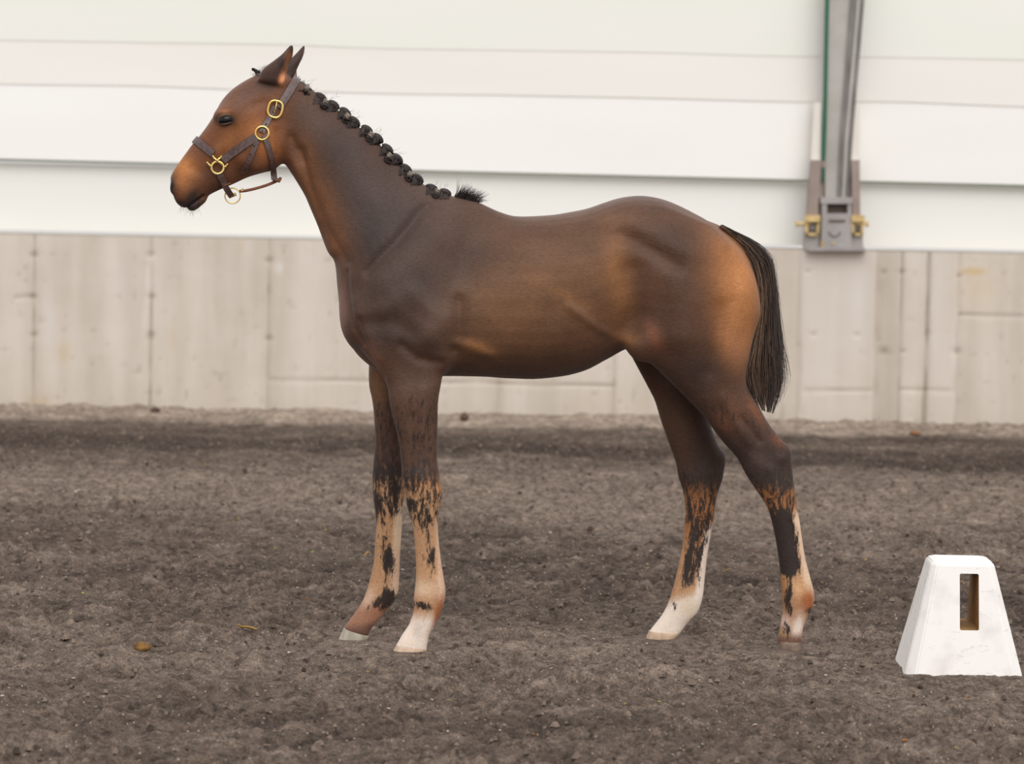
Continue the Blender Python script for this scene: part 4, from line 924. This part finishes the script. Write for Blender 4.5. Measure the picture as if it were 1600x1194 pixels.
for i, (l1, l2, bd, sc) in enumerate(knots):
    S_ = Strands()
    for j, l in enumerate((l1, l2)):
        # direction along the crest here
        a = np.array(l1, float); b = np.array(l2, float); e = (b-a)/np.linalg.norm(b-a)
        d = pdirs(a[0], a[1], b[0], b[1]); up = d[2] if d[2][2] > 0 else -d[2]
        c = PM(l[0]-e[1]*0, l[1]+3.0*sc, .006)
        mbx = 0
        rx, ry, rz = .0180*sc, .0122*sc, .0150*sc
        # solid fold below the strands
        bm = bmesh.new(); bmesh.ops.create_uvsphere(bm, u_segments=16, v_segments=10, radius=1); rot = np.array([d[0], LAT, up]).T
        base = len(S_.V)
        for v in bm.verts: S_.V.append(c+rot@(np.array(v.co[:])*np.array([rx*.93, rz*.95, ry*.93]))); S_.C.append(dk*.7)
        for f in bm.faces: S_.F.append(tuple(base+v.index for v in f.verts))
        bm.free(); strand_lobe(S_, c, d[0], up, rx, ry, rz, int(70*sc), i*2+j)
        # hair drawn from the crest root into the fold
        for k in range(26):
            q = RNG.uniform(-1, 1); p0 = PM(l[0]+q*8*sc+e[1]*-6, l[1]+10*sc+e[0]*3, .030+.004*RNG.random()) ; p1 = c+d[0]*q*rx*.8+LAT*rz*.9
            hit = BV.ray_cast(Vector(p0+LAT*.2), Vector(-LAT))
            if hit[0] is not None: p0 = np.array(hit[0])+LAT*.001
            S_.add([p0, (p0+p1)/2+LAT*.002, p1, c+up*ry*.5+LAT*rz*.6], .0011, dk*(.6+.6*RNG.random()), .001)
    for k in range(14):                # a few stray hairs
        q0 = PM(l2[0]+RNG.uniform(-20, 6), l2[1]-4+RNG.uniform(-10, 6), 0); q1 = q0+up*RNG.uniform(.006, .02)+d[0]*RNG.uniform(-.008, .012)
        S_.add([q0, (q0+q1)/2+d[0]*.002, q1], .00028, dk2, .0001)
    br_ = S_.build('mane_braid', foal)
    m_ = MB(); c = np.array(PM(bd[0], bd[1], .022*sc)); pts = [c+np.array(d[0])*.0062*math.cos(a)*1.0+np.array(LAT)*.010*math.sin(a) for a in np.linspace(0, 2*math.pi, 13)[:-1]]
    for o_ in (-.004, 0, .004): m_.tube([np.array(p)+np.array(up)*o_ for p in pts], .0020, 6, closed=True)
    m_.build('braid_band', M_band, br_, smooth=True)
    # rolled end below the band
    c2 = PM(bd[0]-3*sc, bd[1]+7*sc, .030*sc); S2 = Strands(); hit = BV.ray_cast(Vector(c2+LAT*.2), Vector(-LAT)); c2 = np.array(hit[0])+LAT*.004 if hit[0] is not None else c2
    strand_lobe(S2, c2, d[0], up, .010*sc, .010*sc, .009, 40, 100+i); strand_lobe(S2, c2, d[0], -up, .010*sc, .009*sc, .009, 40, 200+i); 
    S2.build('braid_end', br_)
S_ = Strands()
for k in range(420):
    x0 = RNG.uniform(708, 744); c0 = interp(crest, (7+(x0-712)/36)/8); b = PM(x0, 309+(x0-712)*.24+2, RNG.normal(0, .006))
    f = (x0-708)/36; dx, dy = (18+RNG.uniform(-9, 9)+f*3), -(16+RNG.uniform(-10, 12))+f*8
    if RNG.random() < .12: dx, dy = RNG.uniform(-4, 20), -RNG.uniform(18, 38)*(1-.4*f)
    tip = PM(x0+dx*.8, 309+(x0-712)*.24+dy*(.85), RNG.normal(0, .012)); m1 = (b+tip)/2+np.array([.002, 0, .003])
    S_.add([b, m1, tip], .0006, dk*(.7+.5*RNG.random()), .0001)
S_.build('mane_tuft', foal)
S_ = Strands()
for k in range(260):
    x0 = RNG.uniform(399, 440); y0 = 117-(x0-399)*.42; b = PM(x0, y0+6, RNG.normal(0, .010))
    tip = PM(x0-RNG.uniform(2, 9), y0-RNG.uniform(-2, 8), RNG.normal(0, .012)); S_.add([b, (b+tip)/2+np.array([0, 0, .001]), tip], .00045, dk2*(.7+.5*RNG.random()), .0001)
for k in range(90):
    b = PM(404+RNG.uniform(-3, 3), 113+RNG.uniform(-2, 2), RNG.normal(0, .004)); tip = PM(395+RNG.uniform(-2, 2), 108+RNG.uniform(-2, 2), RNG.normal(0, .003)); S_.add([b, (b+tip)/2, tip], .0012, dk, .0006)
S_.build('forelock', foal); S_ = Strands()
for k in range(110):
    x0 = RNG.uniform(462, 480); y0 = 124+(x0-462)*.8; b = PM(x0, y0+3, RNG.normal(0, .008)); tip = PM(x0+RNG.uniform(-2, 7), y0-RNG.uniform(-1, 6), RNG.normal(0, .008)); S_.add([b, (b+tip)/2, tip], .0008, dk, .0003)
S_.build('bridle_path_hair', foal)
S_ = Strands()
for k in range(46):
    px, py = [(300, 328), (306, 326), (312, 321), (292, 326), (285, 323)][k % 5]; px += RNG.uniform(-3, 3); sd2 = RNG.normal(0, .012)
    b = PM(px, py-3, sd2); tip = PM(px+RNG.uniform(-7, 8), py+RNG.uniform(3, 13), sd2*1.8); S_.add([b, (b+tip)/2, tip], .0003, dk2, .0001)
S_.build('whiskers', foal)

# ================================================================== HALTER
hal = empty('halter', PM(375, 235, 0)); tag(hal, 'brown leather halter with brass rings buckled on the foal head', 'halter')
def hit_px(px, py, off=.002, sg=1):
    p0 = Vector(PM(px, py, sg*.0)); o = p0+Vector(LAT)*sg*.4; h = BV.ray_cast(o, Vector(-LAT)*sg)
    if h[0] is None or (Vector(h[0])-p0).dot(Vector(LAT)*sg) < -.005: return np.array(p0+Vector(LAT)*sg*.012), np.array(LAT)*sg
    n = np.array(h[1]); 
    return np.array(h[0])+n*off, n
def px_plane(px, py, s):       # the place seen at px,py once it lies s out from the median
    return PM(px, py, s)
def near_px(px, py, off, sg=1):
    """surface point that appears at (px,py) for the near side"""
    q = np.array([px, py], float)
    P, n = hit_px(*q, off, sg)
    if sg > 0:
        for _ in range(3):
            e = np.array([px, py])-proj(P); q = q+e; P, n = hit_px(*q, off, sg)
    return P, n
def ribbon(name, pts, wpx, mat, off=.0022, th=.0028, sg=1, parent=None, sub=6, lift=None):
    pl = [np.array(p, float) for p in pts]; path = [interp([tuple(p) for p in pl], t) for t in np.linspace(0, 1, sub*(len(pl)-1)+1)] if len(pl) > 2 else [pl[0]+(pl[1]-pl[0])*t for t in np.linspace(0, 1, sub+1)]
    cen = []; nor = []; wid = []
    for i, p in enumerate(path):
        P, n = near_px(p[0], p[1], off, sg); cen.append(P); nor.append(n)
    cen = np.array(cen); nor = np.array(nor)
    for _ in range(2):
        c2 = cen.copy(); n2 = nor.copy(); c2[1:-1] = .25*cen[:-2]+.5*cen[1:-1]+.25*cen[2:]; n2[1:-1] = .25*nor[:-2]+.5*nor[1:-1]+.25*nor[2:]; cen = c2; nor = n2
    hw = wpx/2/F_PX*8.35
    V = []; m = len(cen)
    for i in range(m):
        t = cen[min(i+1, m-1)]-cen[max(i-1, 0)]; t /= np.linalg.norm(t); n = nor[i]/np.linalg.norm(nor[i]); w = np.cross(t, n); w /= np.linalg.norm(w); n = np.cross(w, t)
        for (a, b) in ((-1, 0), (-.9, 1), (.9, 1), (1, 0)): V.append(cen[i]+w*hw*a+n*th*b+n*.0004)
        V.append(cen[i]+w*hw*.0+n*th*1.06)
    Fc = []
    for i in range(m-1):
        a = i*5; b = a+5
        for (p, q) in ((0, 1), (1, 4), (4, 2), (2, 3), (3, 0)): Fc.append((a+p, a+q, b+q, b+p))
    Fc.append((0, 3, 2, 4, 1)); e = (m-1)*5; Fc.append((e+1, e+4, e+2, e+3, e))
    return mesh(name, V, Fc, mat, parent or hal, smooth=False)
def ring_strap(name, pA, pB, ang0, ang1, wpx, mat, off=.003, th=.0028, cen=None, steps=40, slack=0.0):
    """strap around the head in the plane through two profile points (pA on top) and the lateral axis; angle 0 = towards pA, + towards near side"""
    A = PM(*pA, 0); B = PM(*pB, 0); c = (A*.5+B*.5) if cen is None else PM(*cen, 0); u = A-B; u /= np.linalg.norm(u); v = np.cross(LAT, u); hw = wpx/2/F_PX*8.4
    rows = []
    for k in range(steps+1):
        a = math.radians(ang0+(ang1-ang0)*k/steps); d = u*math.cos(a)+LAT*math.sin(a); row = []
        rs = []
        for o_ in (-1, 0, 1):
            oc = c+v*hw*o_; h = BV.ray_cast(Vector(oc+d*.3), Vector(-d)); r = (np.array(h[0])-oc)@d if h[0] is not None else .05; rs.append(r)
        rows.append((d, rs))
    R = np.array([r for _, r in rows])
    for _ in range(3): R[1:-1] = .25*R[:-2]+.5*R[1:-1]+.25*R[2:]
    V = []
    for (d, _), r in zip(rows, R):
        rm = max(r[1], (r[0]+r[2])/2)
        for o_, hgt, ri in ((-1, 0, r[0]), (-.9, th, r[0]), (0, th*1.05, rm), (.9, th, r[2]), (1, 0, r[2])):
            V.append(c+v*hw*o_+d*(ri+off+hgt+slack))
    Fc = []; m = len(rows)
    for i in range(m-1):
        a = i*5; b = a+5
        for (p, q) in ((0, 1), (1, 2), (2, 3), (3, 4), (4, 0)): Fc.append((a+p, b+p, b+q, a+q))
    Fc.append((0, 1, 2, 3, 4)); e = (m-1)*5; Fc.append((e+4, e+3, e+2, e+1, e))
    return mesh(name, V, Fc, mat, hal, smooth=False), rows, R
# noseband over the nose down to the square ring on both sides
ring_strap('noseband', (304, 218), (358, 262), -72, 72, 13, M_leather, cen=(340, 247))
# near and far cheek straps, throat straps, crown, hanging strap end
for sg in (1, -1):
    o = ribbon('cheek_strap', [(348, 251), (372, 233), (403, 212)], 13, M_leather, sg=sg)
    ribbon('throat_strap', [(413, 211), (421, 235), (426, 258), (429, 281)], 9.5, M_leather, sg=sg, off=.004)
ribbon('strap_end', [(402, 220), (392, 245), (380, 271)], 8.5, M_leather, off=.008)
ribbon('lower_crown_strap', [(409, 207), (417, 190), (430, 167)], 9.5, M_leather, off=.003)
ribbon('lower_crown_strap', [(409, 207), (417, 190), (430, 167)], 9.5, M_leather, off=.003, sg=-1)
ring_strap('crown_strap', (463, 122), (424, 184), -88, 88, 13, M_leather, off=.004, cen=(434, 170))
# chin strap passing under the jaw and hanging to the round ring
mbx = MB()
def free_strap(name, P, wvec, hw, th, mat, parent=None):
    V = []; m = len(P); P = [np.array(p) for p in P]
    for i in range(m):
        t = P[min(i+1, m-1)]-P[max(i-1, 0)]; t /= np.linalg.norm(t); w = np.array(wvec[i] if hasattr(wvec[0], '__len__') else wvec); w = w-t*(w@t); w /= np.linalg.norm(w); n = np.cross(t, w)
        for a, b in ((-1, -.5), (-1, .5), (1, .5), (1, -.5)): V.append(P[i]+w*hw*a+n*th*b)
    Fc = []
    for i in range(m-1):
        a = i*4; b = a+4
        for k in range(4): Fc.append((a+k, a+(k+1) % 4, b+(k+1) % 4, b+k))
    Fc.append((3, 2, 1, 0)); e = (m-1)*4; Fc.append((e, e+1, e+2, e+3))
    return mesh(name, V, Fc, mat, parent or hal, smooth=False)
hx = F_PX/8.35
for sg in (1, -1):
    P1, n1 = near_px(342, 270, .005, sg); P2, _ = near_px(349, 284, .006, sg)
    pts = [P1, (P1+P2)/2+LAT*sg*.002, P2, PM(354, 295, sg*.024), PM(360, 304, sg*.008), PM(362, 307, sg*.004)]
    pp = [interp([tuple(q) for q in pts], t) for t in np.linspace(0, 1, 16)]
    along = PM(370, 280)-PM(340, 292)
    free_strap('chin_strap', pp, along, .0078, .0035, M_leather)
kp = MB(); k1 = PM(350, 291, .024); k2 = PM(360, 286, .024)
kp.tube([k1+LAT*.006, k2+LAT*.006, k2-LAT*.004, k1-LAT*.004], .0018, 6, closed=True); kp.build('strap_keeper', M_leather_lt, hal, True)
# jaw strap from the throat to the round ring
pts = [PM(438, 279, 0), PM(430, 284, 0), PM(415, 290, 0), PM(398, 295, 0), PM(384, 298, 0), PM(374, 299, 0)]
pp = [interp([tuple(q) for q in pts], t) for t in np.linspace(0, 1, 20)]
mb = MB().tube(pp, .0046, 10, flat=.8); mb.tube([PM(429, 281, .012), PM(436, 283, .010), PM(438, 279, 0), PM(436, 283, -.010), PM(429, 281, -.012)], .0042, 8)
mb.build('jaw_strap', M_leather_lt, hal, True)
for sg in (1, -1):
    h1, _ = near_px(428, 276, .004, sg); free_strap('throat_loop', [h1, (h1*.5+PM(430, 282, sg*.012)*.5), PM(431, 283, sg*.008)], FWD, .0065, .0035, M_leather)
# brass fittings
def circ(px, py, rpx, s, tilt=0, squash=1.0, n=28, a0=0, a1=360):
    out = []
    for k in range(n):
        a = math.radians(a0+(a1-a0)*k/(n if a1-a0 == 360 else n-1)); out.append(PM(px+rpx*math.cos(a)*squash, py+rpx*math.sin(a), s))
    return out
def surf_s(px, py, sg=1):
    P, n = near_px(px, py, 0, sg); return abs(lat(P))
for sg in (1, -1):
    s = surf_s(340, 260, sg)+.0075
    mb = MB().tube(circ(340, 262, 9.6, s*sg), .0032, 8, closed=True)
    P = lambda x, y, d=0: PM(x, y, (s+d)*sg)
    mb.tube([P(333, 245, .002), P(338, 250, .003), P(343, 254), P(350, 260)], .0030, 8); mb.tube([P(346, 245, .002), P(340, 250, .001), P(335, 254), P(330, 260)], .0030, 8)
    for (x, y, x2, y2) in ((330, 262, 324, 254.5), (350, 262, 355, 257)): mb.tube([P(x, y), P((x+x2)/2, y2+3), P(x2, y2, .001)], [.0032, .003, .0026], 8)
    for (x, y) in ((333, 244.5), (345.5, 245), (324, 254.5), (355, 257)): mb.tube([P(x-1.2, y-.5, .002), P(x+1.2, y+.5, .002)], .0036, 8)
    mb.build('brass_square', M_brass, hal, True)
    s2 = surf_s(409.5, 208, sg)+.0065; MB().tube(circ(409.5, 208, 10.4, s2*sg), .0030, 8, closed=True).build('brass_ring', M_brass, hal, True)
def oval(px, py, a, b, ang, s, n=36, pw=3):
    out = []
    for k in range(n):
        t = 2*math.pi*k/n; x = a*math.copysign(abs(math.cos(t))**(2/pw), math.cos(t)); y = b*math.copysign(abs(math.sin(t))**(2/pw), math.sin(t)); r = math.radians(ang)
        out.append(PM(px+x*math.cos(r)-y*math.sin(r), py+x*math.sin(r)+y*math.cos(r), s))
    return out
s = surf_s(430, 170)+.0085
bk = MB().tube(oval(430, 170.5, 11, 13.2, 14, s, pw=2.6), .0034, 8, closed=True).build('brass_buckle', M_brass, hal, True)
MB().tube([PM(432.5, 158.5, s+.001), PM(431, 168, s+.001), PM(428, 176, s-.001)], .0016, 6).build('buckle_tongue', M_brass, bk, True)
s = surf_s(430, 170, -1)+.0085
MB().tube(oval(430, 170.5, 11, 13.2, 14, -s, pw=2.6), .0034, 8, closed=True).build('brass_buckle', M_brass, hal, True)
MB().tube(circ(363.5, 306, 12, .0), .0017, 8, closed=True).build('lead_ring', M_brass, hal, True)
mb = MB(); mb.tube([PM(358, 308, .0), PM(369, 303, .0)], .0042, 8); mb.tube([PM(374, 299.5, .0), PM(381, 296.5, .0)], .0040, 8); mb.build('ring_clasp', M_brass, hal, True)
# punched holes
mb = MB()
for (x, y) in ((416, 194), (410, 205), (397, 228), (391, 241), (427, 175), (383, 266)):
    P, n = near_px(x, y, .0075 if x not in (397, 391, 383) else .0125); mb.tube([P-n*.002, P+n*.0003], .0018, 10)
mb.build('punched_holes', mat_new('hole_dark', (.01, .008, .007), .8), hal)['kind'] = 'stuff'

# ================================================================== LITTLE THINGS ON THE SAND
M_dung = noise_mat('dry_manure', lin(96, 70, 36), lin(146, 108, 60), 60, .9, 0, .8, .004)
M_stone = noise_mat('dark_clod', lin(66, 52, 46), lin(104, 84, 72), 30, .9, 0, .6, .004)
M_leaf = noise_mat('yellow_leaf', lin(150, 112, 52), lin(190, 150, 82), 40, .8)
def lump_obj(name, px, py, rx, rz, mat, lab, cat, seed, group=None):
    g_ = PG(px, py)
    for _ in range(8): z = ground_z(g_[0], g_[1]); g_ = .5*g_+.5*PG(px, py, z+rz*.6)
    bm = bmesh.new(); bmesh.ops.create_icosphere(bm, subdivisions=4, radius=1); V = []
    for v in bm.verts:
        p = np.array(v.co[:]); k = .72+.55*float(fbm((p*1.8+seed)[None], 3, seed)[0]); V.append(np.array([g_[0]+p[0]*rx*k, g_[1]+p[1]*rx*.8*k, z+rz*.85+p[2]*rz*k]))
    Fc = [[v.index for v in f.verts] for f in bm.faces]; bm.free(); o = mesh(name, V, Fc, mat); return tag(o, lab, cat, group)
lump_obj('manure_clump', 222, 1012, .022, .014, M_dung, 'small brown manure clump lying on the sand at lower left', 'manure', 3)
lump_obj('dirt_clod', 726, 653, .022, .020, M_stone, 'dark dirt clod at the foot of the concrete wall behind the foal forelegs', 'clod', 5)
lump_obj('dirt_clod', 243, 642, .024, .014, M_stone, 'dark dirt clod at the foot of the concrete wall at far left', 'clod', 8)
lump_obj('dirt_clod', 1430, 678, .026, .014, noise_mat('rusty_clod', lin(120, 84, 60), lin(150, 108, 80), 30, .9), 'rusty brown clod by the wall foot at far right', 'clod', 9)
def leaf(px, py, ln, ang, lab, seed):
    g_ = PG(px, py)
    for _ in range(6): z = ground_z(g_[0], g_[1])+.011; g_ = .5*g_+.5*PG(px, py, z)
    V = []; Fc = []; n = 10; ca, sa = math.cos(ang), math.sin(ang)
    for i in range(n+1):
        t = i/n; w = ln*.22*math.sin(math.pi*min(max(t, .03), .97))**.8
        for j, q in enumerate((-1, 0, 1)):
            x = (t-.5)*ln; y = q*w; zz = .006*math.sin(t*3+seed)+.004*abs(q); V.append((g_[0]+x*ca-y*sa, g_[1]+x*sa+y*ca, z+zz))
    for i in range(n):
        for j in range(2): a = i*3+j; Fc.append((a, a+3, a+4, a+1))
    o = mesh('straw_leaf', V, Fc, M_leaf); md = o.modifiers.new('s', 'SOLIDIFY'); md.thickness = .0012
    return tag(o, lab, 'leaf')
leaf(392, 984, .050, .1, 'longer ochre leaf scrap on the sand in front of the far forehoof', 1)
leaf(378, 980, .026, .6, 'short ochre leaf scrap just left of the longer one', 2)
leaf(1134, 891, .022, -.3, 'tiny orange leaf scrap on the sand between the hind legs', 4)
leaf(572, 866, .022, .4, 'tiny orange leaf scrap beside the far foreleg', 5)
# crumbs of the sand itself
cr_ = MB(); cc = []
unit = [(-.5, -.5, -.4), (.5, -.4, -.4), (.4, .5, -.4), (-.45, .4, -.4), (-.2, -.25, .5), (.3, -.1, .35), (.1, .3, .5)]
uf = [(3, 2, 1, 0), (0, 1, 5, 4), (1, 2, 6, 5), (2, 3, 6), (3, 0, 4, 6), (4, 5, 6)]
for k in range(15000):
    x, y = random.uniform(-2.7, 2.7), -1.85+8.6*random.random()**1.25; r = random.uniform(.004, .013)*(1+.5*random.random()**4)
    if abs(x-ccx) < .17 and abs(y-ccy) < .17: continue
    if any((x-f[0])**2+(y-f[1])**2 < .0060 for f in FEET.values()): r *= .4
    z = ground_z(x, y); an = random.uniform(0, 6.28); ca, sa = math.cos(an), math.sin(an); sx_, sy_ = random.uniform(.7, 1.5), random.uniform(.7, 1.2)
    cr_.add([(x+(a*sx_*ca-b*sy_*sa)*r, y+(a*sx_*sa+b*sy_*ca)*r, z+(c+.1)*r*.8) for a, b, c in unit], uf)
    f = random.random(); cc += [lin(70, 60, 54)*(1-f)+lin(138, 122, 110)*f]*7
ncr = len(cc)
Mcr = mat_new('sand_crumbs', (.1, .1, .1), .95, 0, .15); at = N(Mcr, 'ShaderNodeAttribute', attribute_name='tint'); Lk(Mcr, at.outputs['Color'], Mcr.node_tree.nodes['Principled BSDF'].inputs['Base Color'])
# wood chips and grit scattered through the sand
ch = cr_
for k in range(1500):
    x, y = random.uniform(-2.6, 2.6), random.uniform(-1.85, 6.6); z = ground_z(x, y)
    if abs(x-ccx) < .22 and abs(y-ccy) < .22: continue
    r = random.uniform(.0018, .0045)*(1 if y < 3 else .8)
    rot = Matrix.Rotation(random.uniform(0, 6.28), 3, 'Z') @ Matrix.Rotation(random.uniform(-.6, .6), 3, 'X'); n0 = len(ch.v)
    ch.box((x, y, z+r*.3), (r*random.uniform(1.2, 3), r*random.uniform(.8, 1.6), r*.6), rot)
    c = random.choice([lin(196, 180, 164)]*5+[lin(150, 100, 62), lin(176, 138, 84), lin(120, 72, 60), lin(206, 198, 190), lin(170, 190, 84)] ); cc += [c]*(len(ch.v)-n0)
tag(mesh('sand_crumbs', np.array(ch.v), ch.f, Mcr, smooth=False, cols={'tint': np.array(cc)}), 'loose crumbs of arena sand with fine pale wood chips and grit', 'sand', kind='stuff')
